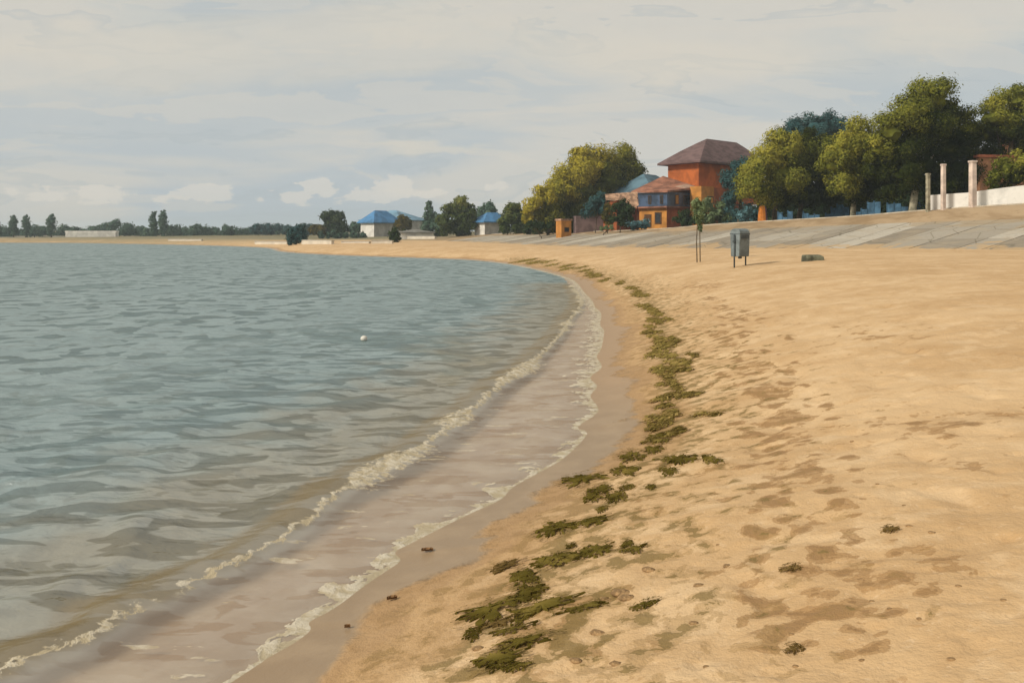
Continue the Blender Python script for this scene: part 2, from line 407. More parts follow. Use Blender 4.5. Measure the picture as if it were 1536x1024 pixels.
def ground_mat():
    t = NT('sand'); P = t.pos()
    d = t.attr('shore'); il = t.attr('inland'); stn = t.attr('stain'); wr = t.attr('wrack')
    P2 = t.mapv(P, (1, 1, .2))
    na = t.noise(P2, .45, 4, .6, .4); nb = t.noise(P2, 2.2, 4, .6, .3); nc = t.noise(P2, 9, 4, .65, .2); nd_ = t.noise(P2, 70, 3, .6); nf = t.noise(t.mapv(P2, (5.5, 5.5, 1), (3, 8, 0)), 1.0, 5, .6, .25); ng = t.noise(P2, 26, 4, .65)
    ne = t.noise(t.mapv(P2, (1, 1.0, 1), (5, 3, 0)), 5.2, 3, .55, .6)
    dry = t.mix(t.step(na, .35, .68), (.485, .315, .158), (.58, .40, .22))
    dry = t.mix(t.math('MULTIPLY', t.step(nb, .50, .68), .5), dry, (.42, .255, .115))
    dry = t.mix(t.math('MULTIPLY', t.step(nb, .47, .36), .5), dry, (.63, .455, .27))
    # small spots and flecks of shell, grit and trodden sand
    sp = t.step(ne, .655, .69)
    dry = t.mix(t.math('MULTIPLY', sp, .45), dry, (.36, .205, .085))
    sp2 = t.math('MULTIPLY', t.step(nc, .66, .70), .35)
    dry = t.mix(sp2, dry, (.38, .22, .095))
    dry = t.mix(t.math('MULTIPLY', t.step(ng, .60, .70), .25), dry, (.36, .215, .10))
    dry = t.mix(t.math('MULTIPLY', t.step(ng, .42, .32), .3), dry, (.68, .51, .33))
    # brown drifts with pooled rims
    s1 = t.math('ADD', stn, t.math('MULTIPLY', t.math('SUBTRACT', nb, .55), 2.2))
    s1 = t.math('ADD', s1, t.math('MULTIPLY', t.math('SUBTRACT', nf, .5), 4.2))
    m1 = t.step(s1, .02, .20)
    rim = t.math('MULTIPLY', m1, t.step(s1, .30, .16))
    m2 = t.step(s1, .45, .52)
    dry = t.mix(t.math('MULTIPLY', m1, .6), dry, (.30, .165, .062))
    dry = t.mix(t.math('MULTIPLY', m2, .5), dry, (.21, .115, .042))
    dry = t.mix(t.math('MULTIPLY', rim, .2), dry, (.22, .12, .045))
    # weed dust along the wrack line
    wabs = t.math('ABSOLUTE', wr)
    wq = t.math('ADD', t.math('MULTIPLY', wabs, -.6), t.math('MULTIPLY', t.math('SUBTRACT', nf, .42), 5.0))
    wq = t.math('ADD', wq, t.math('MULTIPLY', t.math('SUBTRACT', nc, .5), 1.0))
    wm = t.step(wq, .0, .10)
    dry = t.mix(t.math('MULTIPLY', wm, .42), dry, (.27, .165, .06))
    wm2 = t.step(wq, .38, .46)
    dry = t.mix(t.math('MULTIPLY', wm2, .7), dry, (.17, .115, .032))
    # damp and wet bands by the water
    dn = t.math('ADD', d, t.math('MULTIPLY', t.math('SUBTRACT', na, .5), 1.6))
    dn = t.math('ADD', dn, t.math('MULTIPLY', t.math('SUBTRACT', nb, .5), .5))
    damp = t.step(dn, .98, .88); damp2 = t.step(dn, .68, .58); wet = t.step(dn, .47, .33)
    col = t.mix(t.math('MULTIPLY', damp, .5), dry, (.36, .215, .095))
    col = t.mix(t.math('MULTIPLY', damp2, .6), col, (.32, .195, .095))
    sy = t.n('ShaderNodeSeparateXYZ'); t.l(P, sy.inputs[0]); drain = t.step(sy.outputs[1], 7.5, 12.5)
    wetc = t.mix(t.step(nb, .4, .65), (.27, .19, .115), (.32, .23, .142))
    wetc = t.mix(t.math('MULTIPLY', drain, .8), wetc, (.36, .225, .115))
    col = t.mix(t.math('MULTIPLY', wet, .95), col, wetc)
    under = t.step(d, .0, -.5)
    usand = t.mix(t.step(nb, .42, .6), (.32, .21, .115), (.42, .32, .21))
    col = t.mix(under, col, usand)
    # embankment verge and the ground behind it
    ver = t.step(il, .2, 1.0)
    nv = t.noise(t.mapv(P2, (.5, .25, 1)), .9, 4, .6, .6)
    vc = t.mix(t.step(nv, .4, .62), (.27, .18, .095), (.38, .27, .16))
    vc = t.mix(t.math('MULTIPLY', t.step(nb, .52, .7), .5), vc, (.22, .15, .075))
    col = t.mix(ver, col, vc)
    sx = t.n('ShaderNodeSeparateXYZ'); t.l(P, sx.inputs[0])
    scrub = t.math('MULTIPLY', t.math('MULTIPLY', t.step(il, -48, -14), t.step(sx.outputs[1], 118, 160)), t.step(t.noise(t.mapv(P2, (.05, .22, 1)), 1.0, 3, .6, .4), .30, .46))
    col = t.mix(t.math('MULTIPLY', scrub, .85), col, (.145, .14, .075))
    back = t.step(il, 12.5, 15)
    col = t.mix(back, col, t.mix(t.step(nb, .4, .6), (.10, .10, .035), (.22, .17, .09)))
    rough = t.math('SUBTRACT', .95, t.math('MULTIPLY', wet, .55))
    h = t.math('ADD', t.math('MULTIPLY', nc, .6), t.math('MULTIPLY', nd_, .25))
    h = t.math('ADD', h, t.math('ADD', nb, t.math('MULTIPLY', ng, .5)))
    h = t.math('MULTIPLY', h, t.math('SUBTRACT', 1.0, t.math('MULTIPLY', wet, .85)))
    col = t.mix(t.math('MULTIPLY', t.math('SUBTRACT', nd_, .5), .5), col, (.18, .11, .05))
    return t.out(t.principled(col, rough, t.bump(h, .6, .03), .35))

ground = gridmesh('ground', GX, GY, GZ, None, ground_mat(), {'shore': GDs, 'inland': GT, 'stain': ST, 'wrack': wd})
tag(ground, 'tan sandy beach curving along the water, with brown drifts', 'beach', kind='structure')

# water
bd, bpar = poly_dist(GX, GY, BREAK)          # + shoreward of the breaker
bd = bd.reshape(GX.shape); bpar = bpar.reshape(GX.shape)
dist = np.hypot(GX, GY)
sea = sstep(.15, 1.1, -GDs)
amp = .042 * sea / (1 + (dist / 30) ** 2) * sstep(.05, -.7, bd) 
ws = .045 * np.exp(-((bd + .06) / .16) ** 2) * sstep(0, 6, bpar) * (.65 + .7 * (gnoise(bpar * .35, bpar * 0 + .5, 4) * .5 + .5)) * (bpar < len(BREAK) - 2)
wx = GX + .35 * fbm(GX * .5, GY * .5, 31, 2); wy = GY + .35 * fbm(GX * .5 + 9, GY * .5, 32, 2)
waves = np.abs(gnoise(wx * .75, wy * 1.05, 40)) * -1.6 + .5 + .6 * gnoise(wx * 1.7, wy * 2.4, 41) + .3 * gnoise(wx * 4, wy * 5, 42)
WZ = amp * waves + ws * (GDs < -.05)
def water_mat():
    t = NT('water'); P = t.pos(); d = t.attr('shore'); b = t.attr('breaker'); ba = t.attr('along')
    depth = t.math('MULTIPLY', d, -1.0)
    P2 = t.mapv(P, (1, 1, 0))
    warp = t.noise(P2, .8, 3, .5)
    nb = t.noise(P2, 2.4, 4, .6, .4); nc = t.noise(P2, 9, 4, .65, .4)
    # lens patches painted darker in the body colour for shaded wave troughs
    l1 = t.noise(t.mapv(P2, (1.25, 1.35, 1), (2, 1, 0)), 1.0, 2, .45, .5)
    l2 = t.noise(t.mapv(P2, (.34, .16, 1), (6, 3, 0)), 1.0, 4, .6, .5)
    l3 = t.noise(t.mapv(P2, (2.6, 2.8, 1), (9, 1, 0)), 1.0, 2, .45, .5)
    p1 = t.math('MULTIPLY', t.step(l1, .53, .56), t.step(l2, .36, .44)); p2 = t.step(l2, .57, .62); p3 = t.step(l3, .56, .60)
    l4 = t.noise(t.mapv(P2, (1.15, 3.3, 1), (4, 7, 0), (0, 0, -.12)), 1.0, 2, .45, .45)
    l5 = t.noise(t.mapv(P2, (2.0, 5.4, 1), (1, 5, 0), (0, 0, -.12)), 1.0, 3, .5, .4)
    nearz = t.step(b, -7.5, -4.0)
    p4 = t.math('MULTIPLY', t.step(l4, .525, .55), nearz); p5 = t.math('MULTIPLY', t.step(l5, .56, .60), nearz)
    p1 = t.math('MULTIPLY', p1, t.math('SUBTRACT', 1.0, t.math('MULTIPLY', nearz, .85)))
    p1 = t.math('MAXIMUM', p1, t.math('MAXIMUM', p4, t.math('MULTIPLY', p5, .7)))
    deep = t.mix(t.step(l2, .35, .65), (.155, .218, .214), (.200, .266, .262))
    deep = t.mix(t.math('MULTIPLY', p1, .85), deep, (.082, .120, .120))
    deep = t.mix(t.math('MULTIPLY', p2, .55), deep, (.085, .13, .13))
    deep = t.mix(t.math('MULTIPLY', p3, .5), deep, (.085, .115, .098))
    # sediment stirred up towards the breaker
    bb = t.math('ADD', b, t.math('MULTIPLY', t.math('SUBTRACT', l1, .5), 2.4))
    sed = t.step(bb, -3.0, -.5)
    sedc = t.mix(t.math('ADD', t.math('MULTIPLY', p1, .75), t.math('MULTIPLY', p3, .15)), (.235, .200, .125), (.100, .078, .034))  # shaded troughs painted into the sediment colour too
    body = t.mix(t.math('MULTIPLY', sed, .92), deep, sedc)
    face = t.math('MULTIPLY', t.step(t.math('ADD', b, t.math('MULTIPLY', t.math('SUBTRACT', nb, .5), .5)), -.42, -.26), t.step(b, .16, .06))
    body = t.mix(t.math('MULTIPLY', face, .85), body, (.165, .112, .036))
    swash = t.step(b, .02, .22)
    swc = t.mix(t.step(nb, .4, .6), (.46, .375, .29), (.57, .495, .41))
    swc = t.mix(t.math('MULTIPLY', t.step(l5, .51, .545), .75), swc, (.34, .235, .145))
    swc = t.mix(t.math('MULTIPLY', t.step(l4, .48, .45), .6), swc, (.56, .48, .385))
    body = t.mix(swash, body, swc)
    alpha = t.math('SUBTRACT', .97, t.math('MULTIPLY', swash, .62))
    alpha = t.math('MULTIPLY', alpha, t.step(depth, -.03, .12))
    # foam
    wob = t.math('MULTIPLY', t.math('SUBTRACT', nb, .5), .26)
    wob2 = t.math('MULTIPLY', t.math('SUBTRACT', nc, .5), .22)
    f0 = t.math('ADD', t.math('ADD', b, wob), wob2)
    al = t.noise(t.mapv(P2, (.8, .8, 1), (3, 3, 0)), 1.0, 2, .5)
    wide = t.math('ADD', .035, t.math('MULTIPLY', t.step(al, .46, .60), .13))
    far_on = t.math('MULTIPLY', t.step(ba, 38, 54), 1.0)
    wide = t.math('MULTIPLY', wide, t.math('ADD', .75, t.math('MULTIPLY', far_on, .6)))
    fdn = t.math('DIVIDE', t.math('ABSOLUTE', t.math('SUBTRACT', f0, .05)), wide)
    lace = t.noise(P2, 16, 4, .65, .5)
    cov = t.math('SUBTRACT', t.math('ADD', 1.0, t.math('MULTIPLY', t.math('SUBTRACT', lace, .5), 3.4)), fdn)
    fm = t.math('MULTIPLY', t.step(cov, .08, .75), t.step(nb, .33, .45))
    fm = t.math('MULTIPLY', fm, t.step(ba, 3, 8))
    # swash edge foam, drawn out in tongues
    ed = t.math('ADD', depth, t.math('MULTIPLY', t.math('SUBTRACT', lace, .5), .09))
    ew = t.math('ADD', t.math('ADD', .03, t.math('MULTIPLY', t.step(nb, .47, .62), .20)), t.math('MULTIPLY', t.math('MULTIPLY', t.step(ba, 60, 78), t.step(nc, .44, .56)), .20))
    fe = t.math('MULTIPLY', t.step(ed, -.03, -.015), t.math('LESS_THAN', ed, ew))
    st = t.noise(t.mapv(P2, (2.0, 6.0, 1), (0, 0, 0), (0, 0, .25)), 1.0, 4, .6, .3)
    fs = t.math('MULTIPLY', t.step(st, .63, .66), t.math('MULTIPLY', swash, .6))
    foam = t.math('MAXIMUM', t.math('MULTIPLY', fm, .9), t.math('MAXIMUM', t.math('MULTIPLY', fe, .8), fs))
    foam = t.math('MULTIPLY', foam, t.step(t.math('ADD', d, 0), .04, .02))
    # surface
    r1 = t.noise(t.mapv(P2, (1.2, 1.9, 1), (0, 0, 0), (0, 0, .1)), 1.0, 3, .5, .6)
    r2 = t.noise(t.mapv(P2, (4.5, 7, 1), (0, 0, 0), (0, 0, .1)), 1.0, 3, .55, .4)
    h = t.math('ADD', t.math('MULTIPLY', r1, 1.0), t.math('MULTIPLY', r2, .28))
    h = t.math('MULTIPLY', h, t.step(b, .3, -.4))
    h = t.math('ADD', h, t.math('MULTIPLY', t.math('MULTIPLY', st, swash), .15))
    nrm = t.bump(h, .75, .13)
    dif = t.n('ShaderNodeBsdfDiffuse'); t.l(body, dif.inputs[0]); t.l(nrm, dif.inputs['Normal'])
    tr = t.n('ShaderNodeBsdfTransparent')
    m0 = t.n('ShaderNodeMixShader'); t.l(alpha, m0.inputs[0]); t.l(tr.outputs[0], m0.inputs[1]); t.l(dif.outputs[0], m0.inputs[2])
    gl = t.n('ShaderNodeBsdfGlossy'); gl.inputs['Roughness'].default_value = .28; t.l(nrm, gl.inputs['Normal']); gl.inputs[0].default_value = (.9, .95, 1, 1)
    fr = t.n('ShaderNodeFresnel'); fr.inputs[0].default_value = 1.33; t.l(nrm, fr.inputs['Normal'])
    fac = t.math('MULTIPLY', t.math('MULTIPLY', t.math('MINIMUM', fr.outputs[0], .30), t.math('SUBTRACT', 1.0, t.math('MAXIMUM', t.math('MULTIPLY', t.math('MAXIMUM', p1, p2), .35), t.math('MULTIPLY', swash, .65)))), t.step(d, .03, -.02))
    m1 = t.n('ShaderNodeMixShader'); t.l(fac, m1.inputs[0]); t.l(m0.outputs[0], m1.inputs[1]); t.l(gl.outputs[0], m1.inputs[2])
    fd = t.n('ShaderNodeBsdfDiffuse'); t.l(t.mix(t.step(nc, .42, .62), (.44, .37, .25), (.60, .54, .43)), fd.inputs[0]); t.l(t.bump(nc, .8, .03), fd.inputs['Normal'])
    m2 = t.n('ShaderNodeMixShader'); t.l(foam, m2.inputs[0]); t.l(m1.outputs[0], m2.inputs[1]); t.l(fd.outputs[0], m2.inputs[2])
    return t.out(m2.outputs[0])
water = gridmesh('water', GX, GY, WZ, (GDs < .03) & (GY > -40), water_mat(), {'shore': GDs, 'breaker': bd, 'along': bpar})
tag(water, 'grey green sea water with low ripples and a small breaking wave', 'water', kind='structure')

# ---------------------------------------------------------------- embankment of concrete slabs
def embankment():
    t = NT('concrete_slabs'); P = t.objco(); tone = t.attr('tone')
    a = t.noise(P, .8, 4, .6, .3); b = t.noise(P, 7, 3, .6)
    col = t.mix(tone, (.235, .20, .155), (.43, .39, .325))
    col = t.mix(t.math('MULTIPLY', t.step(a, .45, .7), .5), col, (.36, .29, .20))
    col = t.mix(t.math('MULTIPLY', t.step(b, .5, .7), .3), col, (.2, .17, .13))
    big = t.noise(t.mapv(P, (.35, .5, .5)), 1.0, 4, .65, .5)
    drift = t.math('ADD', t.attr('rise'), t.math('MULTIPLY', t.math('SUBTRACT', big, .5), 1.3))
    col = t.mix(t.math('MULTIPLY', t.step(drift, .08, .02), .8), col, (.44, .30, .16))
    col = t.mix(t.math('MULTIPLY', t.step(drift, .86, .98), .6), col, (.33, .24, .14))
    ck = t.n('ShaderNodeTexVoronoi', feature='DISTANCE_TO_EDGE'); t.l(P, ck.inputs['Vector']); ck.inputs['Scale'].default_value = .55
    col = t.mix(t.math('MULTIPLY', t.step(ck.outputs['Distance'], .022, .006), .5), col, (.12, .10, .06))
    mat = t.out(t.principled(col, .9, t.bump(b, .4, .02), .2))
    rnd = random.Random(5)
    V, Fc, T, HH = [], [], [], []
    B = BASE[:, :2]
    seg = np.hypot(*np.diff(B, axis=0).T); S = np.concatenate([[0], np.cumsum(seg)])
    def at(s, tt, lift):
        i = int(np.clip(np.searchsorted(S, s) - 1, 0, len(seg) - 1)); f = (s - S[i]) / seg[i]
        p = B[i] * (1 - f) + B[i + 1] * f; par = np.array([i + f])
        # smoothed normal
        i0, i1 = max(i - 3, 0), min(i + 4, len(B) - 1)
        tg = B[i1] - B[i0]; tg = tg / np.hypot(*tg); nrm = np.array([tg[1], -tg[0]])
        zB, zC = float(lerp_tab(par, 2)[0]), float(lerp_tab(par, 3)[0])
        q = p + nrm * tt
        return (q[0], q[1], zB + (zC - zB) * tt / W1 + lift)
    s = S[6] + 2; s1 = S[54]
    while s < s1:
        wdt = rnd.uniform(.8, 2.4)
        cuts = [-.15, rnd.uniform(1.6, 2.6), rnd.uniform(4.6, 5.6), W1 + .15]
        base = rnd.choice([.1, .25, .55, .8, 1.0])
        for k in range(3):
            tn = min(1, max(0, base + rnd.uniform(-.2, .2) - (.2 if k == 0 else 0))); lift = .05 + rnd.uniform(-.012, .012)
            g = .02
            c4 = [at(s + g, cuts[k] + g, lift), at(s + wdt - g, cuts[k] + g, lift), at(s + wdt - g, cuts[k + 1] - g, lift), at(s + g, cuts[k + 1] - g, lift)]
            low4 = [(x, y, z - .25) for x, y, z in c4]
            n = len(V); V += c4 + low4; T += [tn] * 8; HH += [cuts[k] / W1, cuts[k] / W1, cuts[k + 1] / W1, cuts[k + 1] / W1] * 2
            Fc += [(n, n + 1, n + 2, n + 3), (n, n + 4, n + 5, n + 1), (n + 1, n + 5, n + 6, n + 2), (n + 2, n + 6, n + 7, n + 3), (n + 3, n + 7, n + 4, n)]
        s += wdt
    o = meshobj('embankment', V, Fc, mat, attrs={'tone': T, 'rise': HH})
    return tag(o, 'sloping embankment of pale and dark concrete slabs behind the beach', 'embankment', kind='structure')
embankment()
# pale kerb along the top of the slabs
def promenade():
    mb = MB(); B = BASE[:, :2]
    for i in range(8, 56):
        for off in (0,):
            a, b = B[i], B[i + 1]
            def nr(j):
                tg = B[min(j + 2, len(B) - 1)] - B[max(j - 2, 0)]; tg = tg / np.hypot(*tg); return np.array([tg[1], -tg[0]])
            q = [a + nr(i) * 11.3, b + nr(i + 1) * 11.3, b + nr(i + 1) * 12.6, a + nr(i) * 12.6]
            zz = [float(terrain(np.array([p[0]]), np.array([p[1]]), False)[0]) for p in q]
            V = [(p[0], p[1], z + .07) for p, z in zip(q, zz)] + [(p[0], p[1], z - .2) for p, z in zip(q, zz)]
            mb.add(V, [(0, 1, 2, 3), (0, 4, 5, 1), (3, 2, 6, 7)])
    o = mb.build('path', wash('path_stone', (.46, .40, .31), .15, scale=.8))
    tag(o, 'narrow pale path along the top of the bank', 'path', kind='structure')
promenade()

# ---------------------------------------------------------------- foliage
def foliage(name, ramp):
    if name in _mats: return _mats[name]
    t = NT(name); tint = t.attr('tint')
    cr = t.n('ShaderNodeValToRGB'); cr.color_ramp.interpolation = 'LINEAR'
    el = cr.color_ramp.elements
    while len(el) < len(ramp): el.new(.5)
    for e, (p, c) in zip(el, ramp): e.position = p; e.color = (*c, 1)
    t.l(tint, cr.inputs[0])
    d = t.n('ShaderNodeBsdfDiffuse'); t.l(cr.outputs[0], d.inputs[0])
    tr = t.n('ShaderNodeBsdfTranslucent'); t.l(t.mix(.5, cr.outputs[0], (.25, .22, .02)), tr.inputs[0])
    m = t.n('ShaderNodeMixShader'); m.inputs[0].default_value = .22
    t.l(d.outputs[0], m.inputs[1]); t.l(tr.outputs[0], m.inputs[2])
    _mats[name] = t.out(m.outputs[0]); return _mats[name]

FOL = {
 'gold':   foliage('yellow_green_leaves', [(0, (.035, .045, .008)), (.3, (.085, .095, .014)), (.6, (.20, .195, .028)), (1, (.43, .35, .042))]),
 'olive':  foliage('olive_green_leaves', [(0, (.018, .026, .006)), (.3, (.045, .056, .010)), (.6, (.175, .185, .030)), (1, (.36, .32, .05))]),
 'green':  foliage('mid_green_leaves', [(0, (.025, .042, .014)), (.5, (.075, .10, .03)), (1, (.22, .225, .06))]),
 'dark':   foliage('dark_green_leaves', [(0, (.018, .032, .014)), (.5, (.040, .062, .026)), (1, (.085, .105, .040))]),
 'teal':   foliage('blue_green_leaves', [(0, (.025, .062, .066)), (.5, (.045, .105, .11)), (1, (.085, .165, .16))]),
 'far':    foliage('grey_green_leaves', [(0, (.045, .085, .06)), (.5, (.085, .142, .105)), (1, (.155, .215, .145))]),
 'blue':   foliage('pale_blue_green_leaves', [(0, (.07, .15, .18)), (.5, (.11, .22, .25)), (1, (.17, .30, .33))]),
 'rust':   foliage('brown_leaves', [(0, (.05, .045, .012)), (.5, (.10, .085, .02)), (1, (.20, .14, .035))]),
 'sage':   foliage('sage_leaves', [(0, (.07, .105, .05)), (.5, (.15, .20, .10)), (1, (.26, .31, .15))]),
}
BARK = wash('bark', (.11, .082, .05), .3, scale=4)
BARKP = wash('pale_bark', (.30, .27, .19), .25, scale=3)

def rdir(rng, n):
    v = rng.normal(size=(n, 3)); return v / np.linalg.norm(v, axis=1)[:, None]

_ico = None
def ico():
    global _ico
    if _ico is None:
        import bmesh
        bm = bmesh.new(); bmesh.ops.create_icosphere(bm, subdivisions=2, radius=1)
        _ico = (np.array([v.co[:] for v in bm.verts]), [tuple(v.index for v in f.verts) for f in bm.faces]); bm.free()
    return _ico

def crown_mesh(name, lobes, leaf, mat, parent, seed, density=1.5, sub=.40, tint_shift=0.0, core=.50, nsub=17):
    """lobes: (centre, (rx,ry,rz), tint) in local space; leaves on small clumps spread over each lobe"""
    rng = np.random.default_rng(seed)
    Vs, Fs, Ts = [], [], []; nv = 0
    iv, ifc = ico()
    for (c, r, tn) in lobes:
        c = np.array(c, float); r = np.array(r, float)
        # inner mass of twigs and leaves
        jit = 1 + .18 * rng.normal(size=(len(iv), 1)).clip(-1, 1)
        cv = c + iv * r * core * jit
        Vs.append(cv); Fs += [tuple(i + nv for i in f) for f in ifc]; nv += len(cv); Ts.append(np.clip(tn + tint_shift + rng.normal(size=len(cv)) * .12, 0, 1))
        sd = rdir(rng, nsub); sd[:, 2] = np.where(sd[:, 2] < -.75, -sd[:, 2], sd[:, 2])
        for s in sd:
            k = sub * rng.uniform(.55, 1.35)
            cc = c + s * r * rng.uniform(.72, .98); rr = r * k
            area = 4 * math.pi * (np.mean(rr)) ** 2
            n = int(density * area / (leaf * leaf) * 1.05) + 6
            dd = rdir(rng, n)
            rad_ = rng.uniform(.62, 1.15, size=(n, 1)); far_ = rng.random((n, 1)) < .13; rad_ = np.where(far_, rng.uniform(1.1, 1.6, size=(n, 1)), rad_)
            p = cc + dd * rr * rad_
            nn = dd * 1.0 + s * .5 + rng.normal(size=(n, 3)) * .38
            nn /= np.linalg.norm(nn, axis=1)[:, None]
            a = np.cross(nn, rng.normal(size=(n, 3))); a /= np.linalg.norm(a, axis=1)[:, None] + 1e-9
            b = np.cross(nn, a)
            L = leaf * rng.uniform(.65, 1.35, size=(n, 1)); Wd = L * rng.uniform(.4, .65, size=(n, 1))
            q = np.stack([p - a * L * .6, p + b * Wd * .5 - a * L * .05, p + a * L * .6, p - b * Wd * .5 - a * L * .05], 1).reshape(-1, 3)
            Vs.append(q)
            Fs += [(nv + 4 * i, nv + 4 * i + 1, nv + 4 * i + 2, nv + 4 * i + 3) for i in range(n)]; nv += 4 * n
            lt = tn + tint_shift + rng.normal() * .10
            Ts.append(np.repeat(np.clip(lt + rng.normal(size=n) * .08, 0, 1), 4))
    V = np.concatenate(Vs)
    return meshobj(name, V, Fs, mat, parent, attrs={'tint': np.concatenate(Ts)})

def tree_px(name, label, cat, px, D, lobes_px, pal, seed, leaf_px=2.2, trunk=None, bark=None, group=None, depth=.8, pybase=None, density=2.0, nsub=17, lean=0, tr_w=None):
    """a tree whose crown lobes are measured off the photo: (px, py, radius px[, depth offset m][, tint]) at distance D"""
    rng = random.Random(seed)
    base = GD(px, D)
    root = empty(name, base, 0, label, cat, group)
    k = D / F
    L = []
    for lb in lobes_px:
        lx, ly, lr = lb[:3]; off = lb[3] if len(lb) > 3 else rng.uniform(-.5, .5) * lr * k * depth; tn = lb[4] if len(lb) > 4 else rng.uniform(.3, .7)  # hand-set tints paint sunlit lobes light and shaded ones dark
        rx = lr * k
        dd = D + off
        c = ((lx - 768) / F * dd - base.x, off, zpix(ly, dd) - base.z)
        L.append((c, (rx, rx * rng.uniform(.85, 1.1), rx * rng.uniform(.82, .98)), tn))
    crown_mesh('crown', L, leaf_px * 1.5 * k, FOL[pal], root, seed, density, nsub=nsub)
    mb = MB()
    top = max(L, key=lambda q: q[0][2])[0]
    w0 = tr_w if tr_w else max(.07, .028 * (top[2] + 1))
    mid = Vector((top[0] * .35, top[1] * .3, top[2] * .5))
    mb.tube([(0, 0, -.25), (0.02, 0, .25), (mid.x * .5, 0, mid.z * .5), mid, (top[0] * .8, top[1] * .8, top[2] * .92)], [w0 * 1.5, w0 * 1.05, w0 * .9, w0 * .7, w0 * .25], 9)
    for (c, r, _) in L[:6]:
        st = Vector((mid.x * .6, 0, mid.z * rng.uniform(.55, .95)))
        cv = Vector(c)
        mb.tube([st, st.lerp(cv, .5) + Vector((0, 0, -.06 * cv.z)), cv], [w0 * .5, w0 * .35, w0 * .12], 6)
    mb.build('trunk', bark or BARK, root, True)
    return root

def auto_lobes(px, top, base, wpx, seed, n=7, frac=.30, tint=(.25, .75), low=.15):
    """lobes for an ordinary round crown between photo rows top..base"""
    rng = random.Random(seed); h = base - top; out = []
    r0 = wpx * frac
    out.append((px, top + r0, r0))
    for i in range(n):
        a = rng.uniform(-1, 1); v = rng.uniform(0, 1)
        half = (wpx / 2 - r0 * .8) * math.sin(math.pi * min(.95, .25 + .6 * v))
        r = r0 * rng.uniform(.65, 1.0)
        out.append((px + a * half * 1.1, top + r + v * max(1, h * (1 - low) - 2 * r), r))
    return [(x, y, r, rng.uniform(-1, 1) * .5 * r0 * .05, rng.uniform(*tint)) for x, y, r in out]

# ---- right-hand row of trees along the bank, lit side painted in lighter tints
TR = 'trees along the top of the bank'
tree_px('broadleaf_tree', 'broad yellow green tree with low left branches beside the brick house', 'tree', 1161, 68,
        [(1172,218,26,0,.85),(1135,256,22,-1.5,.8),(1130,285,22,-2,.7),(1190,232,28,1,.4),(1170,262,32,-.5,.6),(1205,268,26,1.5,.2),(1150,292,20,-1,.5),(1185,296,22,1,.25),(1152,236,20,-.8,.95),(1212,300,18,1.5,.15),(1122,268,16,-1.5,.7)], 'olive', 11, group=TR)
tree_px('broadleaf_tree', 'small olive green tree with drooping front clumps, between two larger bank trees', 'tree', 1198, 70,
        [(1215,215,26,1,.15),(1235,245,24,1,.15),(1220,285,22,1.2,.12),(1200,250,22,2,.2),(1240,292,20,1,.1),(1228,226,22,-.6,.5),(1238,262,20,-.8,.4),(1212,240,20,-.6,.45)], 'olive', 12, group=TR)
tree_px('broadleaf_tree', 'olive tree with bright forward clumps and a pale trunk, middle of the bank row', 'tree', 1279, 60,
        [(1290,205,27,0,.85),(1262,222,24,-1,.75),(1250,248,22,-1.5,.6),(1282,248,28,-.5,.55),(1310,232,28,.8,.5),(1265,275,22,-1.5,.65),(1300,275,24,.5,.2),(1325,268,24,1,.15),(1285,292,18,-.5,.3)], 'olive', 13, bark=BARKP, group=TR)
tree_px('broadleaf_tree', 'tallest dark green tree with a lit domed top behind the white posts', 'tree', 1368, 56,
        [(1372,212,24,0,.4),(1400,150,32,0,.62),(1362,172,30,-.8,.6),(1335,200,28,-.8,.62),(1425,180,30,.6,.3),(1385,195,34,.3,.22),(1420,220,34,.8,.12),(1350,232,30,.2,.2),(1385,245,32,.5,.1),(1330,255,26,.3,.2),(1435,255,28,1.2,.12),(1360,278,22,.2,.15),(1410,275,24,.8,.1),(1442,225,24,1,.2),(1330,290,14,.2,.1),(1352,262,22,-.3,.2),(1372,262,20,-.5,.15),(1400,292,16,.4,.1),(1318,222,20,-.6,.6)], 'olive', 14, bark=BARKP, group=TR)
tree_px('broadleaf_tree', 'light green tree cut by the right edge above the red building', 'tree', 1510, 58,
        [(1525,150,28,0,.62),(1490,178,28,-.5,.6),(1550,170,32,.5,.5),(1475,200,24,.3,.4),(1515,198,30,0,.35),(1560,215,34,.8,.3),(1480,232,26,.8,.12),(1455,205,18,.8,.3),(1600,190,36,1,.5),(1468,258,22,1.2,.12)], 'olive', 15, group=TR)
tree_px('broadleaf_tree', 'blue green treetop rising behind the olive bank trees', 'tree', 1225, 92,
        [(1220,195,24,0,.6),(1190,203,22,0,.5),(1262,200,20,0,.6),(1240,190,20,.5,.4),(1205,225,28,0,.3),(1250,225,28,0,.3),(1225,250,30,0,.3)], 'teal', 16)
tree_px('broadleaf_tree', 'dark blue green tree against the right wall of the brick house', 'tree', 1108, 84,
        [(1105,262,18,0,.3),(1112,285,20,0,.2),(1098,300,14,-.5,.3),(1118,252,16,0,.5),(1095,272,12,-.3,.5)], 'teal', 17)
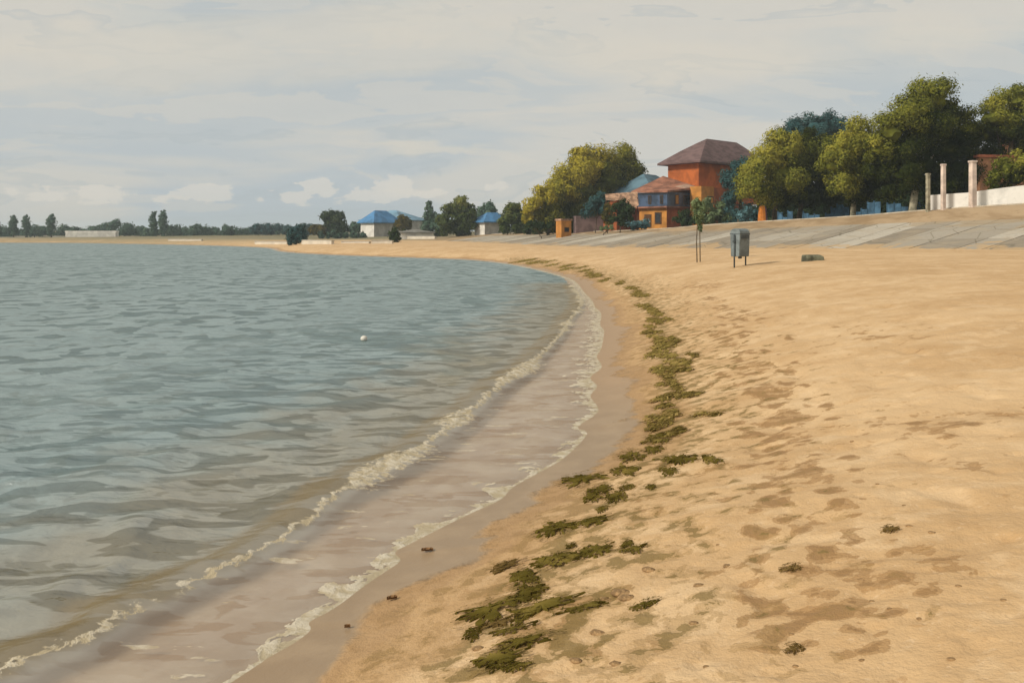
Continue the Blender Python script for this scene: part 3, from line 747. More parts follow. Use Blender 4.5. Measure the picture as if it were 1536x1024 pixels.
# ---- large golden mass left of the houses, its shade set by darker lobe tints
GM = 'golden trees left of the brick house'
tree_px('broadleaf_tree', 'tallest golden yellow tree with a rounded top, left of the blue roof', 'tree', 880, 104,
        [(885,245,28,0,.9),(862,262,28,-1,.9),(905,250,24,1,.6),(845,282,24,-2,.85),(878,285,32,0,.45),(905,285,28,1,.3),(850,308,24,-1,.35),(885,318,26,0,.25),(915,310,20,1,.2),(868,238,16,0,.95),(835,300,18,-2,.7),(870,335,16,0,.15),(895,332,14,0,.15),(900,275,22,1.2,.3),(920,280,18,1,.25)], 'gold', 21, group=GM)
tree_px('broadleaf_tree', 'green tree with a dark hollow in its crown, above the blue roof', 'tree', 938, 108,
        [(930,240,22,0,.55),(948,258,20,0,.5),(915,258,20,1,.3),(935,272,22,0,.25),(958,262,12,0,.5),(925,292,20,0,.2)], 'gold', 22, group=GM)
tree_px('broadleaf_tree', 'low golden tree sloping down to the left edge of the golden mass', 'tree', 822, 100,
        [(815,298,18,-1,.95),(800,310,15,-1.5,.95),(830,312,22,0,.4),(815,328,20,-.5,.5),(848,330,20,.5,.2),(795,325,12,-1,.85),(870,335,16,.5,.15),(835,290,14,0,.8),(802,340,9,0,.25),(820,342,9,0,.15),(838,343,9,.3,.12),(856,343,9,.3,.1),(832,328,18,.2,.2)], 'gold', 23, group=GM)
# ---- trees by the blue-roofed houses
tree_px('broadleaf_tree', 'dark green round tree left of the larger blue roofed house', 'tree', 500, 182, auto_lobes(500, 315, 360, 40, 31, 7) + [(488, 346, 11, 0, .3), (502, 349, 12, 0, .25), (514, 346, 11, 0, .3)], 'dark', 31, 2.4)
tree_px('broadleaf_tree', 'rusty olive bush at the left foot of the dark round tree', 'tree', 478, 180, auto_lobes(476, 336, 357, 24, 32, 4), 'rust', 32, 2.4)
tree_px('broadleaf_tree', 'small grey green tree tucked against the left wall of the larger blue roofed house', 'tree', 533, 182, auto_lobes(533, 333, 357, 22, 33, 4), 'far', 33, 2.4)
tree_px('broadleaf_tree', 'small brown green tree in front of the right end of the larger blue roof', 'tree', 604, 168, auto_lobes(604, 324, 354, 30, 34, 6), 'rust', 34, 2.4)
tree_px('conifer_tree', 'pointed conifer between the two blue roofed houses', 'tree', 644, 150, [(643,306,4,0,.6),(643,314,6,0,.6),(644,322,8,0,.5),(644,332,10,0,.4),(646,341,12,0,.4)], 'far', 35, 2.2)
tree_px('broadleaf_tree', 'low grey green bush at the right foot of the pointed conifer', 'tree', 660, 148, auto_lobes(658, 322, 352, 20, 36, 4), 'far', 36, 2.2)
tree_px('broadleaf_tree', 'wide bushy green tree left of the smaller blue roofed house', 'tree', 688, 136,
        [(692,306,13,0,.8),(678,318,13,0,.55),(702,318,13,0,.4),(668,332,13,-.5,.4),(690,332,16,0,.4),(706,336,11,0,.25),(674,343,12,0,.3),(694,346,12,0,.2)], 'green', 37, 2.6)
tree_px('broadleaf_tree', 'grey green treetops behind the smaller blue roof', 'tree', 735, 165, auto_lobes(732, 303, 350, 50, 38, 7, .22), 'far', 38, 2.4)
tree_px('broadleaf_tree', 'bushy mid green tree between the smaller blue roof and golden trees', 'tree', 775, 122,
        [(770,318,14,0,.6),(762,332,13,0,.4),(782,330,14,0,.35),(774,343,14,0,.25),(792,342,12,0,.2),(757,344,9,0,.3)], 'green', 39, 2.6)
tree_px('bush', 'dark low bush standing on the sand before the white beach wall', 'bush', 591, 108, [(590,349,7,0,.4),(593,357,8,0,.3),(590,364,7,0,.3)], 'dark', 40, 2.4)
tree_px('bush', 'teal bush at the water edge between two low white walls', 'bush', 444, 112, [(440,350,9,0,.4),(449,346,9,0,.4),(444,357,10,0,.3),(438,362,8,0,.3),(452,356,8,0,.3)], 'teal', 41, 2.4)

# ---- far shore: poplars and bushy trees
def poplar(px, top, base_y, wpx, D, seed, label):
    h = base_y - top
    L = []
    for i in range(11):
        v = i / 10
        r = wpx / 2 * (.45 + .6 * math.sin(math.pi * (.12 + .72 * v)))
        L.append((px + random.Random(seed + i).uniform(-1, 1), top + r * .9 + v * (h - 2 * r), r, 0, .35 + .3 * random.Random(seed * 3 + i).random()))
    return tree_px('poplar_tree', label, 'poplar', px, D, L, 'far', seed, 1.8, group='poplars on the far shore', nsub=7, density=1.2)
for i, (px, top, by, wp, lab) in enumerate([(-4, 332, 356, 10, 'short poplar cut by the left edge of the far shore'), (20, 323, 356, 11, 'far poplar nearest to the left edge one'), (39, 322, 356, 11, 'second of the two close poplars near the left edge'),
        (77, 321, 356, 12, 'lone poplar just left of the long white building'), (230, 317, 356, 12, 'left one of the tall dark twin poplars'), (245, 316, 358, 13, 'right one of the tall dark twin poplars, fuller at its foot')]):
    poplar(px, top, by, wp, 225, 50 + i, lab)
ORD = ['first','second','third','fourth','fifth','sixth','seventh','eighth','ninth','tenth','eleventh','twelfth','thirteenth','fourteenth','fifteenth','sixteenth','seventeenth','eighteenth','nineteenth','twentieth','twenty-first','twenty-second','twenty-third','twenty-fourth','twenty-fifth','twenty-sixth','twenty-seventh','twenty-eighth']
far_list = [(-24,340,30),(4,341,26),(28,343,28),(52,338,26),(64,339,22),(95,337,22),(112,341,24),(136,340,26),(158,336,26),(174,329,22),(190,335,24),(208,340,24),(222,342,20),(262,337,24),(276,340,22),(292,335,26),(306,340,22),(322,341,24),(340,338,24),(356,341,22),(372,342,22),(388,335,24),(402,333,24),(418,335,24),(456,335,28),(434,338,22),(470,341,24)]
for i, (px, top, wp) in enumerate(far_list):
    D = 236 + (i % 3) * 10
    tree_px('broadleaf_tree', 'low bushy far shore tree, ' + ORD[i] + ' from the left in the treeline', 'tree', px, D, auto_lobes(px, top, 357, wp + 4, 70 + i, 4, .34, (.2, .6), .02), 'teal' if i in (22, 23, 24, 25, 21) else 'far', 70 + i, 2.0, group='bushy trees of the far shore treeline', nsub=7)

# ---- shrubs by the houses
def shrub(label, px, D, lobes, pal, seed, name='shrub', leaf=2.4, group=None):
    return tree_px(name, label, 'shrub', px, D, lobes, pal, seed, leaf, group=group, tr_w=.05, nsub=9)
shrub('large sage green shrub in front of the ochre wall of the brick house', 1062, 80, [(1062,308,13,0,.5),(1078,318,13,0,.4),(1050,314,11,0,.6),(1066,326,14,0,.4),(1085,328,10,0,.3),(1052,328,10,0,.4)], 'sage', 101)
shrub('low dark green shrub at the foot of the rust coloured wall', 1030, 82, [(1028,325,10,0,.4),(1018,331,8,0,.3),(1038,330,10,0,.3),(1028,334,9,0,.3)], 'dark', 102)
shrub('pale blue green hedge below the ochre ground floor of the brick house', 956, 86, [(944,336,6,0,.5),(952,337,6,0,.5),(961,336,6,0,.6),(970,335,7,0,.5),(948,341,5,0,.4),(966,341,5,0,.4)], 'blue', 103)
shrub('pale blue green bush left of the orange booth', 1118, 68, [(1110,323,7,0,.5),(1120,318,8,0,.5),(1130,320,9,0,.4),(1115,329,6,0,.4),(1127,329,7,0,.4)], 'blue', 104)
shrub('very dark bush before the pink awning', 930, 84, [(928,312,10,0,.3),(936,322,10,0,.2),(924,328,10,0,.3),(932,336,9,0,.2),(942,316,9,0,.2),(946,328,9,0,.25),(936,306,8,0,.3)], 'dark', 105)
shrub('brown shrub beneath the left end of the pink awning', 911, 86, [(912,314,8,0,.4),(908,326,9,0,.3),(914,334,8,0,.3)], 'rust', 106)
shrub('dusty blue green shrub below the golden trees beside the mauve wall', 893, 92, [(888,308,12,0,.4),(900,300,12,0,.4),(880,320,10,0,.3),(902,316,11,0,.3)], 'teal', 107)
shrub('small grey green weed tuft at the bank edge below the mauve wall', 905, 82, [(902,344,4,0,.5),(910,343,4,0,.6),(917,341,4,0,.6)], 'sage', 108)
shrub('dark green hedge under the low golden tree', 812, 94, [(800,338,8,0,.2),(812,340,8,0,.2),(824,340,7,0,.2)], 'dark', 109)
shrub('olive shrub in front of the red building at the right edge', 1512, 50, [(1510,252,18,0,.5),(1535,240,20,0,.6),(1525,268,20,0,.35),(1495,268,14,0,.4),(1550,262,22,0,.4),(1490,280,10,0,.3)], 'olive', 110)

# ---------------------------------------------------------------- buildings
def along(p, d, px):
    """length along direction d from p (xy) until the given photo column"""
    k = (px - 768) / F
    return (k * p[1] - p[0]) / (d[0] - k * d[1])

ORANGE = wash('orange_plaster', (.43, .115, .028), .16, scale=.7)
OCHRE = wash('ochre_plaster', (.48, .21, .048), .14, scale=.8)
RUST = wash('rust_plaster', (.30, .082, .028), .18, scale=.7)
MAUVE = wash('mauve_roof_tiles', (.135, .085, .082), .18, scale=.9, stretch=(1, 1, 3))
ROOFR = wash('rust_roof', (.27, .12, .075), .25, scale=.8)
ROOFP = wash('pale_roof_patch', (.36, .235, .17), .15, scale=1.2)
NAVY = wash('blue_glazing', (.045, .075, .135), .3, .35, scale=.8, spec=.5)
DARKG = wash('dark_glass', (.02, .022, .028), .2, .25, spec=.5)
FRAME = wash('dark_wood', (.09, .045, .02), .2)
BLUER = wash('blue_metal_roof', (.062, .185, .36), .16, .6, scale=.6)
BLUEP = wash('faded_blue_roof', (.15, .27, .37), .18, .7, scale=.6)
WHITEW = wash('white_plaster', (.70, .67, .62), .10, scale=.6)
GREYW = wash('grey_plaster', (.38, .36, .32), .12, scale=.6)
PINK = wash('pink_awning', (.37, .225, .145), .3, scale=1.6)
PURP = wash('mauve_wall_paint', (.19, .13, .125), .18, scale=.8)
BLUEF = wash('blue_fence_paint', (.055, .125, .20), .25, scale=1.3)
REDB = wash('red_brick', (.30, .10, .052), .2, scale=1.2)
BROWNB = wash('brown_brick', (.34, .165, .085), .2, scale=1.2)

def brick_house():
    a = math.radians(50)
    dl = np.array((-math.cos(a), math.sin(a))); dr = np.array((math.sin(a), math.cos(a)))
    D0 = 93.0
    o = np.array(((1000 - 768) / F * D0, D0)); zg = zat(*o) - .3
    root = empty('brick_house', (o[0], o[1], 0), 0, 'orange brick house with mauve hipped tower roof and blue upper glazing', 'house')
    def L(p): return (p[0] - o[0], p[1] - o[1])
    def quad(c, l, r): return [L(c), L(c + dr * r), L(c + dr * r + dl * l), L(c + dl * l)]
    # left wing: ground floor
    lw = along(o, dl, 959); rw = along(o, dr, 1037)
    z1 = zpix(310, D0)
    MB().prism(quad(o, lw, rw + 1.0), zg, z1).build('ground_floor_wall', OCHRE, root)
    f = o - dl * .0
    # return wall, shade put into its rust colour, 3 mm proud of the body
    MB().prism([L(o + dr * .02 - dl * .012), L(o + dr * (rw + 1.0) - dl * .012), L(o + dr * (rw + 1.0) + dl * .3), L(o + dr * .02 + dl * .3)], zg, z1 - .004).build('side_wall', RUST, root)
    n_l = -dr    # outward normal of left faces
    def panel(name, c, d, n, s0, s1, z0, z1_, mat, th=.06, par=root):
        p0 = c + d * s0; p1 = c + d * s1
        return MB().prism([L(p0), L(p1), L(p1 + n * th), L(p0 + n * th)], z0, z1_).build(name, mat, par)
    dr_ = panel('door', o, dl, -dr, lw * .55, lw * .80, zpix(341, D0), zpix(321, D0), FRAME)
    panel('handle', o, dl, -dr, lw * .58, lw * .6, zpix(333, D0), zpix(331, D0), GREYW, .1, dr_)
    wf = panel('window', o, dl, -dr, lw * .18, lw * .42, zpix(336, D0), zpix(318, D0), FRAME)
    panel('pane', o, dl, -dr, lw * .22, lw * .38, zpix(334, D0), zpix(320, D0), DARKG, .075, wf)
    # upper glazed gallery, slightly overhanging
    c2 = o + dl * 0 - dr * .0
    g0 = o + dr * rw * .95 - dl * .35 - dr * .2          # near right end
    lg = along(g0, -dr * .0 + dl, 957)
    gal = [L(o + dr * (rw + .6) - dl * .35), L(o + dr * (rw + .6) + dl * (lw + .2)), L(o - dr * .35 + dl * (lw + .2)), L(o - dr * .35 - dl * .35)]
    z2 = zpix(288, D0)
    MB().prism(gal[::-1], z1 + .003, z2).build('gallery_glazing', NAVY, root)
    oc = o - dr * .35 - dl * .35
    LW = lw + .55
    for (s0, s1, m) in ((.12, .22, DARKG), (.50, .60, DARKG)):
        wv = panel('window', oc, dl, -dr, LW * s0, LW * s1, z1 + .35, z2 - .35, FRAME, .05)
        panel('pane', oc, dl, -dr, LW * (s0 + .015), LW * (s1 - .015), z1 + .42, z2 - .42, m, .06, wv)
    RW = rw + .95
    wv = panel('window', oc, dr, -dl, RW * .25, RW * .38, z1 + .3, z2 - .3, FRAME, .05)
    panel('pane', oc, dr, -dl, RW * .27, RW * .36, z1 + .36, z2 - .36, OCHRE, .06, wv)
    wv = panel('window', oc, dr, -dl, RW * .52, RW * .85, z1 + .3, z2 - .3, FRAME, .05)
    panel('pane', oc, dr, -dl, RW * .54, RW * .83, z1 + .36, z2 - .36, DARKG, .06, wv)
    panel('sill', oc - dr * .05, dl, -dr, 0, LW, z1 - .12, z1 + .06, ROOFR, .1)
    panel('sill', oc, dr, -dl, -.15, RW, z1 - .12, z1 + .06, ROOFR, .1)
    # wing roof: lean-to rising to the tower
    q = [oc - dr * .35 - dl * .35, oc - dl * .35 + dr * (RW + .1), oc + dr * (RW + .1) + dl * (LW + .5), oc - dr * .35 + dl * (LW + .5)]
    zq = [zpix(286, q[0][1]), zpix(281, q[1][1]), zpix(264, q[2][1]), zpix(287, q[3][1])]
    W4 = LW + .85; R4 = RW + .45
    def zr(p):
        g = np.array(p) + o - q[0]; u = (g @ dr) / R4; v = (g @ dl) / W4
        return zq[0] * (1 - u) * (1 - v) + zq[1] * u * (1 - v) + zq[2] * u * v + zq[3] * (1 - u) * v
    N = 6; mbr = MB(); VV = []
    for iu in range(N + 1):
        for iv_ in range(N + 1):
            p = q[0] + dr * R4 * iu / N + dl * W4 * iv_ / N; lp = L(p); VV.append((lp[0], lp[1], zr(lp)))
    top = len(VV); VV += [(x, y, z - .2) for x, y, z in VV]
    FF = []
    for iu in range(N):
        for iv_ in range(N):
            a_ = iu * (N + 1) + iv_; FF.append((a_, a_ + N + 1, a_ + N + 2, a_ + 1)); FF.append((top + a_, top + a_ + 1, top + a_ + N + 2, top + a_ + N + 1))
    for k_ in range(N):
        for e0, e1 in ((k_, k_ + 1), (N * (N + 1) + k_, N * (N + 1) + k_ + 1), (k_ * (N + 1), (k_ + 1) * (N + 1)), (k_ * (N + 1) + N, (k_ + 1) * (N + 1) + N)): FF.append((e0, e1, top + e1, top + e0))
    mbr.add(VV, FF).build('wing_roof', ROOFR, root)
    qq = [oc - dl * .2 + dr * RW * .55, oc - dl * .2 + dr * RW * .95, oc + dr * RW * .95 + dl * 1.3, oc + dr * RW * .55 + dl * 1.3]
    MB().prism([L(p) for p in qq], lambda p: zr(p) - .03, lambda p: zr(p) + .05).build('skylight', ROOFP, root)
    # ochre bay
    b0 = np.array(((1052 - 768) / F * 93.5, 93.5))
    lb = along(b0, dl, 1035); rb = along(b0, dr, 1071)
    MB().prism(quad(b0, lb, rb), zg, zpix(279, 93.5)).build('bay_wall', OCHRE, root)
    wv = panel('window', b0, dr, -dl, rb * .45, rb * .95, zpix(306, 94), zpix(294, 94), FRAME, .05)
    panel('pane', b0, dr, -dl, rb * .52, rb * .88, zpix(304, 94), zpix(296, 94), OCHRE, .06, wv)
    # lower rear body
    c0 = np.array(((1056 - 768) / F * 95.5, 95.5))
    rc = along(c0, dr, 1122)
    MB().prism(quad(c0, 7.0, rc), zg, zpix(281, 96)).build('lower_wall', RUST, root)
    # tower
    t0 = np.array(((1048 - 768) / F * 97, 97.0))
    lt = along(t0, dl, 1002); rt = along(t0, dr, 1142)
    tz0, tz1 = zpix(285, 97), zpix(243, 97)
    MB().prism(quad(t0, lt, rt), tz0 - 1.5, tz1).build('tower_wall', ORANGE, root)
    # hipped roof with wide eaves
    e = .95
    q = [t0 - dl * e - dr * e, t0 - dl * e + dr * (rt + e), t0 + dl * (lt + e) + dr * (rt + e), t0 + dl * (lt + e) - dr * e]
    half = (lt + 2 * e) / 2
    ra = q[0] + dl * half + dr * half * 1.75; rb_ = ra + dr * 6.5
    zt = zpix(207, 101)
    mid = .55
    V = [(*L(p), tz1 - .12) for p in q] + [(*L(p), tz1 + .10) for p in q]
    # bell-cast upper ring
    def ring(f, z): return [(*L(p * (1 - f) + (ra if i in (0, 3) else rb_) * f), z) for i, p in enumerate(q)]
    V += ring(.45, tz1 + .10 + (zt - tz1) * .47) + ring(.8, tz1 + (zt - tz1) * .83) + [(*L(ra), zt), (*L(rb_), zt)]
    Fc = [(3, 2, 1, 0)]
    for k in (0, 4, 8):
        for i in range(4): Fc.append((k + i, k + (i + 1) % 4, k + 4 + (i + 1) % 4, k + 4 + i))
    Fc += [(12, 13, 17, 16), (13, 14, 17), (14, 15, 16, 17), (15, 12, 16)]
    MB().add(V, Fc).build('tower_roof', MAUVE, root)
    return root
brick_house()

def simple_house(name, label, cat, pxc, D, pxl, pxr, yb, ye, yr, wall, roof, a=35, style='hip', e=.5, wall2=None, zg=None, extras=()):
    a = math.radians(a)
    dl = np.array((-math.cos(a), math.sin(a))); dr = np.array((math.sin(a), math.cos(a)))
    o = np.array(((pxc - 768) / F * D, D)); zb = (zat(*o) if zg is None else zg) - .4
    root = empty(name, (o[0], o[1], 0), 0, label, cat)
    L = lambda p: (p[0] - o[0], p[1] - o[1])
    l = along(o, dl, pxl); r = along(o, dr, pxr)
    ze = zpix(ye, D); zr = zpix(yr, D)
    MB().prism([L(o), L(o + dr * r), L(o + dr * r + dl * l), L(o + dl * l)], zb, ze).build('wall', wall, root)
    if wall2:
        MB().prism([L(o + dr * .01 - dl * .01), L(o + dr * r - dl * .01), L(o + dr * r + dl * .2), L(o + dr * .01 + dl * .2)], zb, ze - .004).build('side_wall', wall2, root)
    q = [o - dl * e - dr * e, o - dl * e + dr * (r + e), o + dl * (l + e) + dr * (r + e), o + dl * (l + e) - dr * e]
    if style == 'flat':
        MB().prism([L(p) for p in q], ze + .003, zr).build('roof', roof, root)
    else:
        W, Lr = l + 2 * e, r + 2 * e
        if W <= Lr:
            ins = W / 2 * (1 if style == 'hip' else .02)
            A = q[0] + dl * W / 2 + dr * ins; B = q[1] + dl * W / 2 - dr * ins
            top = [(0, 1, 'B', 'A'), (1, 2, 'B'), (2, 3, 'A', 'B'), (3, 0, 'A')]
        else:
            ins = Lr / 2 * (1 if style == 'hip' else .02)
            A = q[0] + dr * Lr / 2 + dl * ins; B = q[3] + dr * Lr / 2 - dl * ins
            top = [(0, 1, 'A'), (1, 2, 'B', 'A'), (2, 3, 'B'), (3, 0, 'A', 'B')]
        V = [(*L(p), ze - .08) for p in q] + [(*L(p), ze + .12) for p in q] + [(*L(A), zr), (*L(B), zr)]
        ix = {'A': 8, 'B': 9}
        Fc = [(3, 2, 1, 0)] + [(i, (i + 1) % 4, 4 + (i + 1) % 4, 4 + i) for i in range(4)] + [tuple(ix[v] if isinstance(v, str) else v + 4 for v in f) for f in top]
        MB().add(V, Fc).build('roof', roof, root)
    for (face, s0, s1, y0, y1, nm, mat) in extras:
        d, n, ln = (dl, -dr, l) if face == 'l' else (dr, -dl, r)
        p0 = o + d * ln * s0; p1 = o + d * ln * s1
        fr = MB().prism([L(p0), L(p1), L(p1 + n * .05), L(p0 + n * .05)], zpix(y0, D), zpix(y1, D)).build(nm, FRAME, root)
        w_ = .12 * (s1 - s0)
        p0 = o + d * ln * (s0 + w_); p1 = o + d * ln * (s1 - w_)
        MB().prism([L(p0), L(p1), L(p1 + n * .065), L(p0 + n * .065)], zpix(y0, D) + .08, zpix(y1, D) - .08).build('pane', mat, fr)
    return root

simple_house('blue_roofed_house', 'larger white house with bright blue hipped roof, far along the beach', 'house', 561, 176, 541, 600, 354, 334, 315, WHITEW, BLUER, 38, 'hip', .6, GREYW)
simple_house('blue_roofed_house', 'pale blue gabled roof rising behind the larger blue roofed house', 'house', 600, 196, 540, 640, 354, 330, 314, GREYW, BLUEP, 30, 'hip', .4)
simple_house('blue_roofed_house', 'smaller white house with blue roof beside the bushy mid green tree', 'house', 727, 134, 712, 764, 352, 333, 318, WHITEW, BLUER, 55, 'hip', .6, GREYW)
simple_house('blue_roofed_house', 'house with dusty blue roof half hidden behind the golden trees and brick house', 'house', 978, 101, 918, 1030, 345, 292, 257, RUST, wash('dusty_blue_roof', (.095, .165, .21), .2, .7, scale=.6), 40, 'hip', .8)
simple_house('long_building', 'long low white building among the far shore trees', 'building', 104, 222, 98, 178, 358, 348.5, 346.2, WHITEW, WHITEW, 80, 'flat', .2)
simple_house('brick_outbuilding', 'brown brick outbuilding under a pink awning, left of the blue gallery', 'outbuilding', 925, 96, 905, 958, 340, 300, 296, RUST, PINK, 40, 'flat', .3)
simple_house('beach_hut', 'tiny orange hut with a dark opening below the golden trees', 'hut', 842, 90, 834, 857, 349, 331, 328, OCHRE, PINK, 60, 'flat', .1, None, None, [('r', .3, .75, 348, 341, 'window', DARKG)])
simple_house('red_building', 'red brick building at the right edge behind the olive shrub', 'building', 1505, 62, 1497, 1620, 300, 211, 207, REDB, ROOFR, 80, 'flat', .15, BROWNB)
simple_house('brick_outbuilding', 'lower brown brick wing with stepped top, left of the red building', 'outbuilding', 1470, 56, 1464, 1560, 300, 236, 232, BROWNB, REDB, 80, 'flat', .12)
simple_house('garden_wall', 'mauve wall under the golden trees beside the brown shrub', 'wall', 864, 98, 860, 912, 348, 326, 324, PURP, PURP, 78, 'flat', .05)

# pink awning flap drooping in front of the outbuilding
def awning():
    D = 90; a = GD(908, D)
    mb = MB(); n = 8
    pts = []
    for i in range(n + 1):
        px = 908 + (957 - 908) * i / n
        top = 291 - 4 * i / n; bot = [300, 301, 302, 300, 306, 311, 313, 312, 308][i]
        x = (px - 768) / F * D - a.x
        pts.append(((x, .5, zpix(top, D)), (x, -.6, zpix(bot, D))))
    V = []
    for t_, b_ in pts: V += [t_, b_, (b_[0], b_[1] + .06, b_[2]), (t_[0], t_[1] + .06, t_[2])]
    Fc = []
    for i in range(n):
        k = 4 * i
        for j in range(4): Fc.append((k + j, k + (j + 1) % 4, k + 4 + (j + 1) % 4, k + 4 + j))
    Fc += [(0, 1, 2, 3), (4 * n + 3, 4 * n + 2, 4 * n + 1, 4 * n)]
    root = empty('awning', (a.x, a.y, 0), 0, 'sagging pink awning stretched left of the blue gallery', 'awning')
    mb.add(V, Fc).build('canopy', PINK, root)
    for px in (909, 956):
        x = (px - 768) / F * D - a.x
        MB().tube([(x, -.05, a.z - .2), (x, -.05, zpix(296, D))], .05).build('post', FRAME, root)
awning()

def booth():
    p = GD(1144, 66); h = 26 / F * 66; r = .40
    root = empty('booth', p, math.radians(20), 'narrow round topped booth, orange on one side and mauve on the other', 'booth')
    V = []
    def half(sg, mat, name):
        mb = MB(); n = 7
        prof = [(1.0, -.1), (.97, .2), (.88, .55), (.78, .8), (.6, .93), (.3, 1.0)]
        rings = []
        for (f, z) in prof:
            rings.append([(r * f * math.sin(t) * sg, -r * f * math.cos(t), z * h) for t in np.linspace(0, math.pi, n)])
        Vv = [v for q in rings for v in q]; Fc = []
        for i in range(len(prof) - 1):
            for k in range(n - 1): Fc.append((i * n + k, i * n + k + 1, (i + 1) * n + k + 1, (i + 1) * n + k))
        Fc.append(tuple((len(prof) - 1) * n + k for k in range(n)))
        Fc.append(tuple(q for i in range(len(prof)) for q in [i * n]) + tuple(i * n + n - 1 for i in range(len(prof) - 1, -1, -1)))
        mb.add(Vv, Fc).build(name, mat, root)
    half(-1, wash('orange_cloth', (.50, .17, .03), .15), 'orange_side'); half(1, wash('mauve_cloth', (.16, .09, .11), .2), 'mauve_side')
booth()

# blue fence behind the trunks
def blue_fence():
    a, b = GD(1160, 78), GD(1396, 63)
    root = empty('blue_fence', a, 0, 'faded blue board fence in the shade behind the bank trees', 'fence')
    n = 26; rng = random.Random(4)
    for i in range(n):
        if i in (4, 9, 14, 19): continue
        p = a.lerp(b, i / n) - a; q = a.lerp(b, (i + .93) / n) - a
        d = (q - p); d.z = 0; nn = Vector((d.y, -d.x, 0)).normalized() * .05
        z0 = zat(p.x + a.x, p.y + a.y) - a.z; h = rng.choice([.8, 1.0, 1.3, 1.3, 1.55])
        MB().prism([(p.x, p.y), (q.x, q.y), (q.x + nn.x, q.y + nn.y), (p.x + nn.x, p.y + nn.y)], z0 - .2, z0 + h).build('panel', BLUEF, root)
        MB().box(p.x - .05, p.x + .05, p.y + .06, p.y + .16, z0 - .2, z0 + h + .12).build('post', BLUEF, root)
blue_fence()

# leafy hedges; the tall one is added to darken gaps under the bank trees
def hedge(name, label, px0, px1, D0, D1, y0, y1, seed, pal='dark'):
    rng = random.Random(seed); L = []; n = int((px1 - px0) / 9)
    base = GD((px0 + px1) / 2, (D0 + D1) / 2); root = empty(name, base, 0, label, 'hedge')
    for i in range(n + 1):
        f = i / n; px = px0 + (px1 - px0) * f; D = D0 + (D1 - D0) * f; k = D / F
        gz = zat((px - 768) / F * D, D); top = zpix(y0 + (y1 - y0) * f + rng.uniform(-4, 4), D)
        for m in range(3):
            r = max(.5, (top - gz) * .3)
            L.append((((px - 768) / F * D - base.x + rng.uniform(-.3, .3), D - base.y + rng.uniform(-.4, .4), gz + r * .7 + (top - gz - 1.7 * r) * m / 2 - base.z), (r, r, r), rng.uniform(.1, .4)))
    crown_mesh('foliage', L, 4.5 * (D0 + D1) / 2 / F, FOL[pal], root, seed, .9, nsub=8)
    return root
hedge('hedge', 'tall hedge added as dark backing behind the trunks of the bank trees', 1150, 1400, 82, 66, 292, 268, 301)
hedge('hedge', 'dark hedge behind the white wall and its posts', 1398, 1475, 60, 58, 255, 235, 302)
hedge('hedge', 'far low scrub hedge running under the far shore treeline', -40, 480, 262, 250, 348, 346, 304, 'far')
hedge('hedge', 'low dark scrub between the dark round tree and the larger blue roofed house', 482, 545, 172, 170, 349, 346, 305, 'far')
hedge('hedge', 'low scrub from the larger blue roofed house to the wide bushy tree', 606, 668, 160, 146, 345, 341, 306, 'green')
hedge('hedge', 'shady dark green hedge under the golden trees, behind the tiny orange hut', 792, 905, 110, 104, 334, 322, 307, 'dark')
hedge('hedge', 'blue green hedge between the brick house and the bank trees', 1090, 1150, 90, 84, 306, 300, 303, 'teal')

# white wall and posts at the right
def white_wall():
    px = [1393, 1420, 1450, 1480, 1510, 1545, 1600, 1680]; top = [293, 291, 289, 285, 281, 277, 270, 262]; 
    a = GD(1393, 50.5); root = empty('white_wall', a, 0, 'low white plastered wall on the bank at the right edge', 'wall')
    P = [GD(p, 50.5 - i * .55) for i, p in enumerate(px)]
    for i in range(len(P) - 1):
        p, q = P[i], P[i + 1]
        zt0, zt1 = zpix(top[i], p.y), zpix(top[i + 1], q.y)
        d = (q - p); nn = Vector((-d.y, d.x, 0)).normalized() * .2
        V = [p, q, q + nn, p + nn]
        mb = MB(); Vv = [(v.x - a.x, v.y - a.y, (v.z - a.z) - .3) for v in V] + [(V[k].x - a.x, V[k].y - a.y, (zt0 if k in (0, 3) else zt1) - a.z) for k in range(4)]
        mb.add(Vv, [(3, 2, 1, 0), (4, 5, 6, 7), (0, 1, 5, 4), (1, 2, 6, 5), (2, 3, 7, 6), (3, 0, 4, 7)]).build('wall_panel', WHITEW, root)
white_wall()
POSTM = wash('white_post_paint', (.62, .50, .42), .15, scale=1.5)
def post(px, top, D, w_, label, mat, cap=True):
    p = GD(px, D); h = zpix(top, D) - p.z; k = w_ / F * D / 2
    root = empty('white_post', p, .2, label, 'post', 'posts along the white wall')
    MB().box(-k, k, -k, k, -.2, h - .12, .92, .92).build('shaft', mat, root, bevel=.01)
    MB().box(-k * 1.15, k * 1.15, -k * 1.15, k * 1.15, h - .118, h).build('cap', mat, root, bevel=.01)
post(1459, 241, 48.5, 8, 'tallest and widest white post, before the red building', POSTM)
post(1415, 246, 49.5, 5.5, 'slim white post standing before the dark tree', POSTM)
post(1392, 260, 50, 5, 'shortest pale post at the left end of the white wall', BARKP)

